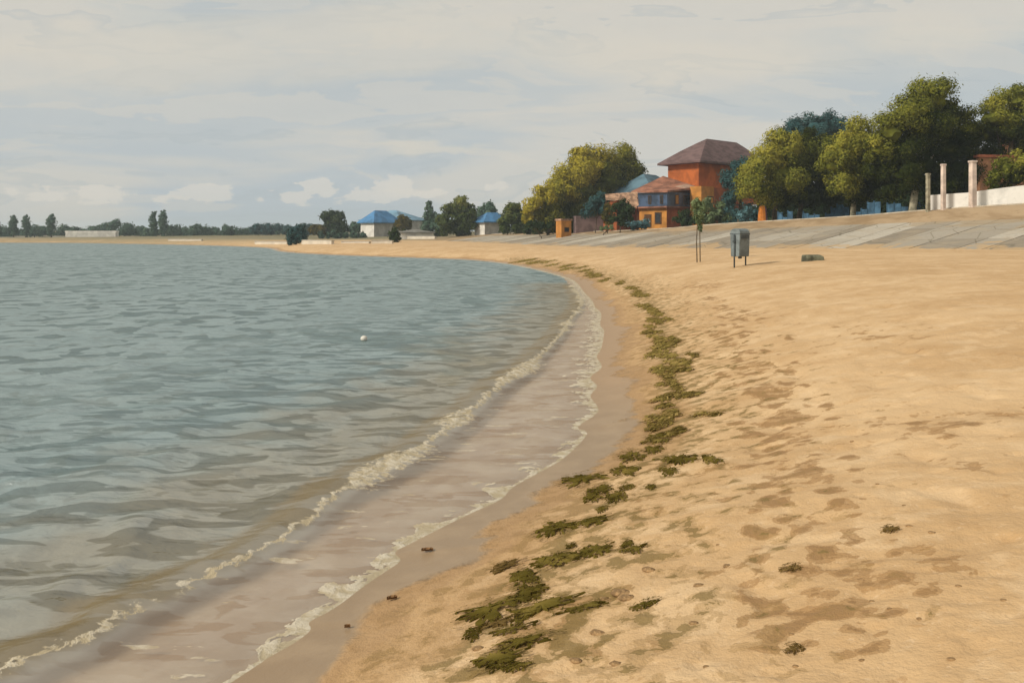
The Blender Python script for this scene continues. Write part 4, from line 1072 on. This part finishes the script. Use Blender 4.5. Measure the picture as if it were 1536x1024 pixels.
# low white walls on the far beach
WALLC = wash('old_cream_plaster', (.56, .50, .41), .08, scale=.4, grain=.08)
def lowwall(px0, px1, yb, h, label, D=None):
    h = h * .8
    a = G(px0, yb); b = G(px1, yb)
    if D: a, b = GD(px0, D), GD(px1, D)
    root = empty('beach_wall', a, 0, label, 'wall', 'low walls along the far beach')
    d = b - a; nn = Vector((-d.y, d.x, 0)).normalized() * .35
    k = a.y / F * h
    MB().prism([(0, 0), (d.x, d.y), (d.x + nn.x, d.y + nn.y), (nn.x, nn.y)], -.3, k).build('wall', WALLC, root)
    MB().prism([(-.05, -.05), (d.x + .05, d.y - .05), (d.x + nn.x + .05, d.y + nn.y + .05), (nn.x - .05, nn.y + .05)], k + .002, k + .08).build('coping', GREYW, root)
lowwall(252, 302, 361.5, 3, 'thin low white wall left of the water edge bush on the far shore')
lowwall(382, 430, 366.5, 5, 'low white wall immediately left of the teal water edge bush')
lowwall(452, 497, 366.5, 7.5, 'tallest low white wall, right of the teal water edge bush')
lowwall(512, 553, 365, 3, 'thin low wall left of the dark beach bush')
lowwall(557, 588, 365.5, 5, 'short low white wall ending at the dark beach bush')
lowwall(600, 652, 358.5, 5, 'low white wall right of the dark beach bush below the conifer')
simple_house('beach_hut', 'low grey roofed shed below the pointed conifer', 'shed', 602, 146, 597, 650, 354, 349, 344, WHITEW, wash('grey_roof', (.20, .19, .17), .2), 75, 'hip', .3)

# ---------------------------------------------------------------- things on the sand
STEEL = wash('grey_blue_steel', (.155, .185, .19), .18, .55, scale=3, spec=.4)
STEELD = wash('dark_steel', (.075, .09, .095), .2, .5, scale=3)
def litter_bin():
    p = G(1110, 400); k = p.y / F
    root = empty('litter_bin', p, math.radians(40), 'grey blue steel litter bin hung between two legs on the sand', 'litter bin')
    W, Dp = 26 * k * .50, 26 * k * .33
    z0, z1 = 15 * k, 58 * k
    # rounded body: a profile swept across, domed top
    mb = MB(); n = 7
    prof = [(-Dp * .86, z0 + .05), (-Dp * .80, z0), (Dp * .80, z0), (Dp * .86, z0 + .05), (Dp, z1 - .20)]
    for i in range(n + 1):
        t_ = math.pi * i / n
        prof.append((Dp * math.cos(t_) , z1 - .17 + .15 * math.sin(t_)))
    prof.append((-Dp, z1 - .20))
    m = len(prof)
    V = [(-W, y, z) for y, z in prof] + [(W, y, z) for y, z in prof]
    Fc = [tuple(range(m)), tuple(range(2 * m - 1, m - 1, -1))] + [(i, m + i, m + (i + 1) % m, (i + 1) % m) for i in range(m)]
    mb.add(V, Fc).build('body', STEEL, root, bevel=.018)
    # side flanges, opening slot and pivot bolts
    MB().box(-W * .72, W * .72, -Dp - .012, -Dp + .03, z1 - .36, z1 - .24).build('opening', STEELD, root)
    MB().box(-W - .006, W + .006, -Dp * 1.03, Dp * 1.03, z1 - .215, z1 - .19).build('rim', STEELD, root)
    for s in (-1, 1):
        leg = MB()
        leg.tube([(s * (W + .035), .0, -.15), (s * (W + .035), 0, z1 - .22)], .026, 8)
        leg.build('leg', STEELD, root, True)
        MB().tube([(s * (W - .01), 0, z0 + .5), (s * (W + .08), 0, z0 + .5)], .04, 8).build('pivot', STEELD, root)
    MB().box(-.05, .05, -.04, .04, z0 - .07, z0 + .003, 1, 1).build('latch', STEELD, root)
litter_bin()

def young_tree():
    p = G(1048, 393); k = p.y / F
    root = empty('young_tree', p, 0, 'thin young tree with two bare stems and drooping leaves on the sand', 'tree')
    mb = MB()
    mb.tube([(-.06, 0, -.2), (-.08, .02, 30 * k), (-.05, 0, 62 * k), (-.03, 0, 84 * k)], [.022, .02, .016, .008], 7)
    mb.build('stem', BARK, root, True)
    MB().tube([(.07, .03, -.2), (.05, .0, 30 * k), (.04, 0, 58 * k), (.08, 0, 80 * k)], [.022, .02, .016, .008], 7).build('stem', BARK, root, True)
    L = [((-.02, 0, 72 * k), (.20, .2, .24), .4), ((.1, 0, 82 * k), (.20, .2, .2), .5), ((-.13, 0, 84 * k), (.17, .17, .2), .6), ((.0, .05, 90 * k), (.16, .16, .17), .6), ((.0, -.02, 60 * k), (.13, .13, .24), .3), ((.06, 0, 50 * k), (.08, .08, .14), .3)]
    crown_mesh('crown', L, .085, FOL['sage'], root, 77, .8, core=.5)
young_tree()

def slab():
    p = G(1217, 391); k = p.y / F
    root = None
    rng = random.Random(3)
    W, H = 17 * k, 9 * k
    pts = [(-W, -.10), (-W * .55, -.25), (W * .2, -.22), (W * .9, -.26), (W, .08), (W * .45, .3), (-W * .5, .28)]
    mb = MB(); n = len(pts)
    def zt(i): return H * (.95 + .03 * math.sin(i * 1.9))
    V = [(x, y, -.06) for x, y in pts] + [(x * .97, y * .95, zt(i) * .7) for i, (x, y) in enumerate(pts)] + [(x * .8 - .02, y * .7 + .04, zt(i)) for i, (x, y) in enumerate(pts)]
    Fc = [tuple(range(n - 1, -1, -1))] + [(i, (i + 1) % n, n + (i + 1) % n, n + i) for i in range(n)] + [(n + i, n + (i + 1) % n, 2 * n + (i + 1) % n, 2 * n + i) for i in range(n)] + [tuple(range(2 * n, 3 * n))]
    mb.add(V, Fc)
    o = mb.build('rock', wash('olive_stone', (.115, .115, .075), .3, scale=5), None, bevel=.02)
    o.location = p; tag(o, 'flat dark olive rock lying on the sand right of the litter bin', 'rock')
slab()

def float_ball():
    import bmesh
    p = wpt(546, 511); r = .062
    bm = bmesh.new(); bmesh.ops.create_uvsphere(bm, u_segments=20, v_segments=12, radius=r)
    me = bpy.data.meshes.new('buoy'); bm.to_mesh(me); bm.free(); me.shade_smooth()
    me.materials.append(wash('white_float', (.62, .59, .53), .06, .5))
    o = link(bpy.data.objects.new('buoy', me)); o.location = (p[0], p[1], .045); o.scale = (1.1, 1, .9)
    tag(o, 'small white ball float drifting alone on the water', 'buoy')
float_ball()

# seaweed ------------------------------------------------------------------
WEED = foliage('seaweed', [(0, (.058, .044, .010)), (.35, (.125, .098, .021)), (.65, (.235, .175, .045)), (1, (.37, .25, .09))])
WEEDB = foliage('brown_seaweed', [(0, (.10, .065, .022)), (.5, (.19, .125, .045)), (1, (.29, .195, .08))])

def clump_geo(cx, cy, rx, ry, h, rng, dens, leaf, seed):
    """ragged mat: low lumpy heap plus loose blades lying over it"""
    V, Fc, T = [], [], []
    nr, na = 15, 84
    for i in range(nr + 1):
        f = i / nr
        for k in range(na):
            a = 2 * math.pi * k / na
            w_ = 1 + .75 * mnoise.noise(Vector((math.cos(a) * 1.7 + seed, math.sin(a) * 1.7, seed * .3))) + .40 * mnoise.noise(Vector((math.cos(a) * 4.5, math.sin(a) * 5, seed))) + .35 * mnoise.noise(Vector((math.cos(a) * 13, math.sin(a) * 13, seed)))
            x = cx + rx * f * w_ * math.cos(a); y = cy + ry * f * w_ * math.sin(a)
            z = h * (1 - f ** 2.2) * (.75 + .7 * mnoise.noise(Vector((x * 9, y * 9, seed)))) - .012 * (f > .9)
            V.append((x, y, z)); T.append(.35 + .5 * mnoise.noise(Vector((x * 7, y * 7, seed + 3))))
    for i in range(nr):
        for k in range(na):
            v = V[i * na + k]
            g = mnoise.noise(Vector(((v[0] - cx) / rx * 5.5, (v[1] - cy) / ry * 3.2, seed * 1.7))) + .6 * mnoise.noise(Vector(((v[0] - cx) / rx * 13, (v[1] - cy) / ry * 8, seed + 5.5)))
            if g > .42 - .75 * (i / nr) ** 2.5: continue
            Fc.append((i * na + k, i * na + (k + 1) % na, (i + 1) * na + (k + 1) % na, (i + 1) * na + k))
    n = int(dens)
    for _ in range(n):
        a = rng.uniform(0, 2 * math.pi); f = math.sqrt(rng.random()) * 1.3
        x = cx + rx * f * math.cos(a); y = cy + ry * f * math.sin(a)
        ang = rng.gauss(0, .5); L = leaf * rng.uniform(.5, 1.8); wd = leaf * rng.uniform(.12, .3)
        ux, uy = math.cos(ang), math.sin(ang)
        z = h * max(0, 1 - f ** 2) * .9 + rng.uniform(.002, .008); tl = rng.uniform(-.35, .35)
        k = len(V)
        for s, wz in ((-1, .1), (-.35, 1), (.35, .9), (1, .1)):
            zz = z + tl * s * L * .12 + .12 * L * (1 - s * s) * rng.uniform(.0, .5); zz = max(zz, .003)
            V.append((x + ux * s * L - uy * wd * wz, y + uy * s * L + ux * wd * wz, zz)); V.append((x + ux * s * L + uy * wd * wz, y + uy * s * L - ux * wd * wz, zz + .003))
        for j in range(3): Fc.append((k + 2 * j, k + 2 * j + 1, k + 2 * j + 3, k + 2 * j + 2))
        T += [min(1, max(0, rng.gauss(.5, .22)))] * 8
    return V, Fc, T

def on_ground(V):
    """drape local heights over the sand"""
    X = np.array([v[0] for v in V]); Y = np.array([v[1] for v in V])
    z = terrain(X, Y, True)
    return [(v[0], v[1], v[2] + zz + .007) for v, zz in zip(V, z)]

def weed(px, py, wpx, hpx, label, seed, mat=WEED, thick=1.0):
    rng = random.Random(seed)
    p = G(px, py); ql = G(px - wpx / 2, py); qa = G(px, py + hpx / 2); qb = G(px, py - hpx / 2)
    rx = max(.03, (p.x - ql.x)) * 1.15; ry = max(.025, (qb.y - qa.y) / 2) * 1.25
    h = min(.016, .12 * min(rx, ry) + .005) * thick
    V, Fc, T = clump_geo(p.x, p.y, rx, ry, h, rng, 30 + 600 * rx * ry / max(.6, p.y / 8), min(.014 + .0012 * p.y, .22 * rx, .4 * ry), seed)
    V = on_ground(V)
    z0 = zat(p.x, p.y)
    o = meshobj('seaweed_clump', [(x - p.x, y - p.y, z - z0) for x, y, z in V], Fc, mat, smooth=False, attrs={'tint': T})
    o.location = (p.x, p.y, z0)
    tag(o, label, 'seaweed', 'seaweed clumps along the wrack line')
def z5(x, y, w_, h_): return (680 + x / 2.667, 640 + y / 2.667, w_ / 2.667, h_ / 2.667)
CL = [
 (z5(800,98,80,32), 'compact dark weed clump where the thick wrack line breaks up', 1),
 (z5(815,42,90,26), 'ragged olive clump at the lower end of the thick wrack line', 1),
 (z5(715,122,100,44), 'faded olive clump just left of the compact dark clump', 1),
 (z5(900,135,150,32), 'long thin weed strip right below the compact dark clump', 1),
 (z5(1028,134,90,34), 'pointed olive clump lying farthest right of the wrack line', 1),
 (z5(685,186,90,34), 'small olive clump below the faded olive clump', 1),
 (z5(862,182,70,26), 'pale olive patch under the long thin weed strip', 1),
 (z5(515,215,160,38), 'dark flat clump nearest the swash foam, upper end of the broken row', 1),
 (z5(578,262,90,28), 'upper piece of the triple dark clump below the foam side clump', 1),
 (z5(555,292,85,32), 'left lower piece of the triple dark clump', 1),
 (z5(655,290,95,38), 'right lower piece of the triple dark clump', 1),
 (z5(690,245,70,28), 'small olive scrap right of the triple dark clump', 1),
 (z5(786,250,44,22), 'little round dark scrap right of the triple clump on its own', 1),
 (z5(596,338,46,18), 'tiny dark scrap alone under the triple clump', 1),
 (z5(405,412,140,46), 'thick left half of the long slanting weed strip', 1),
 (z5(540,396,150,28), 'thin right tail of the long slanting weed strip', 1),
 (z5(565,497,175,40), 'long olive clump in the second slanting row', 1),
 (z5(718,490,90,28), 'short clump at the right end of the second slanting row', 1),
 (z5(695,464,55,18), 'thin scrap above the right end of the second slanting row', 1),
 (z5(472,487,38,15), 'tiny scrap at the left end of the second slanting row', 1),
 (z5(400,545,200,36), 'spiky long clump pointing right, above the round mossy clump', 1),
 (z5(215,560,120,18), 'thin brownish tail left of the spiky long clump', 2),
 (z5(285,614,100,48), 'round mossy clump above the nearest big weed pile', 1),
 (z5(305,672,120,46), 'lumpy clump joining the round mossy clump to the big pile', 1),
 (z5(150,745,230,66), 'broad left wing of the nearest big weed pile', 1),
 (z5(350,735,230,52), 'brown middle of the nearest big weed pile', 1),
 (z5(530,720,200,28), 'long thin arm of the big weed pile reaching right', 1),
 (z5(762,718,85,30), 'separate dark clump off the tip of the long arm', 1),
 (z5(270,775,60,36), 'short stub hanging below the big weed pile', 1),
 (z5(180,803,150,30), 'brown strip just under the big weed pile', 2),
 (z5(80,836,62,30), 'small round clump left of the lower weed strips', 1),
 (z5(235,832,150,30), 'uneven olive strip below the big weed pile', 1),
 (z5(280,880,210,44), 'darkest weed clump near the bottom edge', 1),
 (z5(175,955,170,50), 'olive heap at the very bottom of the wrack line', 1),
 (z5(250,980,90,36), 'right shoulder of the bottom olive heap', 1),
 ((1186,853,24,4), 'lone dark twig of weed on the open right sand', 2),
 ((1334,801,18,5), 'small brown scrap right of the large brown drift', 2),
 ((1191,972,14,4), 'dark scrap of weed low on the right sand', 2),
]
for i, (b, lab, kind) in enumerate(CL):
    weed(*b, lab, 200 + i, WEED if kind == 1 else WEEDB)

# the thick, unbroken part of the wrack line farther off
def wrack():
    rng = random.Random(9); V, Fc, T = [], [], []
    pts = [(790,391,30,2.4),(815,394,30,2.6),(838,398,28,3),(860,402,26,3.2),(878,407,22,3.4),(892,412,20,4),(905,419,16,4),(925,424,16,5),(945,430,20,6),(955,440,20,6),(968,447,20,7),(965,458,18,8),(978,464,26,8),(975,476,24,8),(990,484,26,8),(985,494,24,8),(992,504,30,9),(985,514,26,8),
           (1000,520,30,9),(998,530,34,10),(1012,540,36,12),(1005,552,36,11),(1010,562,26,9),(1035,534,16,5),(1000,574,24,8),(1008,582,20,8),(1014,592,22,8),(985,597,24,7),(1040,596,34,6),(1002,607,24,8),(985,626,28,9),(1010,622,22,9),
           (1002,637,24,8),(975,642,18,6),(1000,652,24,7),(985,664,26,7),(1060,622,30,5),(1020,646,18,5),(890,414,16,3.5),(1010,513,18,5),(970,500,12,4),(1022,556,20,6)]
    for i, (px, py, wp, hp) in enumerate(pts):
        for j in range(3):
            x_ = px + rng.uniform(-1, 1) * wp * .5; y_ = py + rng.uniform(-1, 1) * hp * .6
            p = G(x_, y_); q = G(x_ - wp * .42, y_); qa = G(x_, y_ + hp * .42); qb = G(x_, y_ - hp * .42)
            rx, ry = p.x - q.x, max(.05, (qb.y - qa.y) / 2)
            v, f, t_ = clump_geo(p.x, p.y, rx * 1.25, ry * 1.2, .018, rng, 16 + 26 * rx, .03 + .0015 * p.y, 300 + i * 3 + j)
            k = len(V); V += v; Fc += [tuple(a + k for a in g) for g in f]; T += [min(1, x + .20 + rng.uniform(-.05, .18)) for x in t_]
    o = meshobj('seaweed', on_ground(V), Fc, foliage('dry_seaweed', [(0, (.085, .066, .017)), (.35, (.165, .130, .034)), (.65, (.28, .21, .062)), (1, (.42, .29, .11))]), attrs={'tint': T})
    tag(o, 'thick olive seaweed band washed up along the bend of the beach', 'seaweed', kind='stuff')
wrack()

# pebbles and dead leaves ----------------------------------------------------
def pebble(px, py, wpx, label, seed, mat):
    rng = random.Random(seed); p = G(px, py); r = max(.012, wpx / 2 / F * p.y)
    iv, ifc = ico()
    V = []
    for v in iv:
        q = 1 + .25 * mnoise.noise(Vector(v) * 1.6 + Vector((seed, 0, 0)))
        V.append((v[0] * r * q, v[1] * r * .7 * q, v[2] * r * .30 * q + r * .05))
    z = float(terrain(np.array([p.x]), np.array([p.y]), True)[0])
    o = meshobj('pebble', V, ifc, mat, smooth=True); o.location = (p.x, p.y, z); o.rotation_euler = (0, 0, rng.uniform(-.5, .5))
    tag(o, label, 'pebble', 'brown pebbles scattered on the sand')
PEB = wash('brown_pebble', (.33, .205, .098), .25, scale=30)
peb = [(z6(743,58,26,0),'at the upper middle of the open sand'),(z6(843,240,20,0),'below the paler drift on the right sand'),(z6(948,316,14,0),'tiny and alone on the right sand'),(z6(970,405,36,0),'pale and wide beside the brown scrap'),
       (z6(1060,433,40,0),'low and wide in the faint ring of drift'),(z6(1168,652,32,0),'right of the speckled drift'),(z6(1348,737,36,0),'near the lower right corner'),(z6(892,740,28,0),'below the rounded stain'),
       (z6(1010,803,26,0),'above the lower right sand, single'),(z6(130,637,30,0),'left of the dark weed twig'),(z6(112,780,28,0),'lower left of the open sand'),(z6(500,838,20,0),'above the dark bottom scrap'),
       (z6(515,942,36,0),'under the dark bottom scrap'),(z6(780,935,22,0),'below the lowest brown drift'),(z6(820,711,24,0),'just above the drift at lower right'),(z6(158,970,40,0),'near the bottom edge of the sand'),
       (z6(475,357,20,0),'between the middle drifts'),(z6(240,545,50,0),'pale, left of the twig drift'),(z6(1140,935,46,0),'flat, by the bottom right edge'),(z6(205,463,18,0),'tiny, left of the large drift'),
       (z5(780,567,38,0),'dark, right of the spiky clump'),(z5(980,636,28,0),'lone, right of the spread weed'),(z5(963,780,28,0),'right of the separate dark clump'),(z5(672,667,56,0),'wide, above the long weed arm'),
       (z5(692,690,44,0),'flat, touching the long weed arm row'),(z5(605,692,26,0),'small, above the tip of the weed arm'),(z5(578,830,40,0),'ringed, under the weed arm'),(z5(490,940,34,0),'rusty, right of the bottom heap'),
       (z5(650,965,34,0),'brown, low on the sand by the bottom edge'),(z5(100,898,34,0),'beside the bottom olive heap')]
for i, (b, where) in enumerate(peb): pebble(b[0], b[1], b[2] * 5.3 / 2.667 * .8 if b[2] else 8, 'small brown pebble ' + where, 400 + i, PEB)

def leaf_thing(px, py, wpx, label, seed):
    rng = random.Random(seed); p = G(px, py); L = wpx / 2 / F * p.y
    mb = MB(); n = 7; V = []
    for i in range(n + 1):
        s = -1 + 2 * i / n; w_ = .42 * math.sqrt(max(0, 1 - s * s)) * (1 + .3 * math.sin(i * 2.3)) + .03
        for e in (-1, 0, 1): V.append((s * L, e * w_ * L, .006 + .012 * abs(e) + .03 * L * math.sin(s * 3) ** 2))
    V += [(x, y, z + .004) for x, y, z in V]
    m = 3 * (n + 1); Fc = []
    for i in range(n):
        for e in (0, 1):
            a = 3 * i + e; Fc.append((a, a + 3, a + 4, a + 1)); Fc.append((m + a, m + a + 1, m + a + 4, m + a + 3))
    z = float(terrain(np.array([p.x]), np.array([p.y]), True)[0])
    o = meshobj('dead_leaf', V, Fc, wash('dead_leaf_brown', (.25, .135, .06), .25, scale=20)); o.location = (p.x, p.y, z); o.rotation_euler = (0, 0, rng.uniform(.1, .4))
    tag(o, label, 'leaf', 'dead leaves on the wet sand')
leaf_thing(641, 828, 18, 'brown dead leaf on the wet sand, higher up the beach', 1)
leaf_thing(588, 902, 16, 'brown dead leaf on the wet sand, nearer the bottom', 2)
leaf_thing(521, 946, 9, 'tiny brown leaf scrap on the wet sand near the foam', 3)

# air between the beach and the far shore
def haze():
    t = NT('haze_air')
    v = t.n('ShaderNodeVolumePrincipled'); v.inputs['Density'].default_value = .00055; v.inputs['Color'].default_value = (.80, .92, 1.0, 1)
    o = t.n('ShaderNodeOutputMaterial'); t.l(v.outputs[0], o.inputs['Volume'])
    mb = MB().box(-1750, 1750, -900, 1750, -4, 24)
    tag(mb.build('haze', t.m), 'thin pale haze in the air over the bay', 'haze', kind='stuff')
haze()
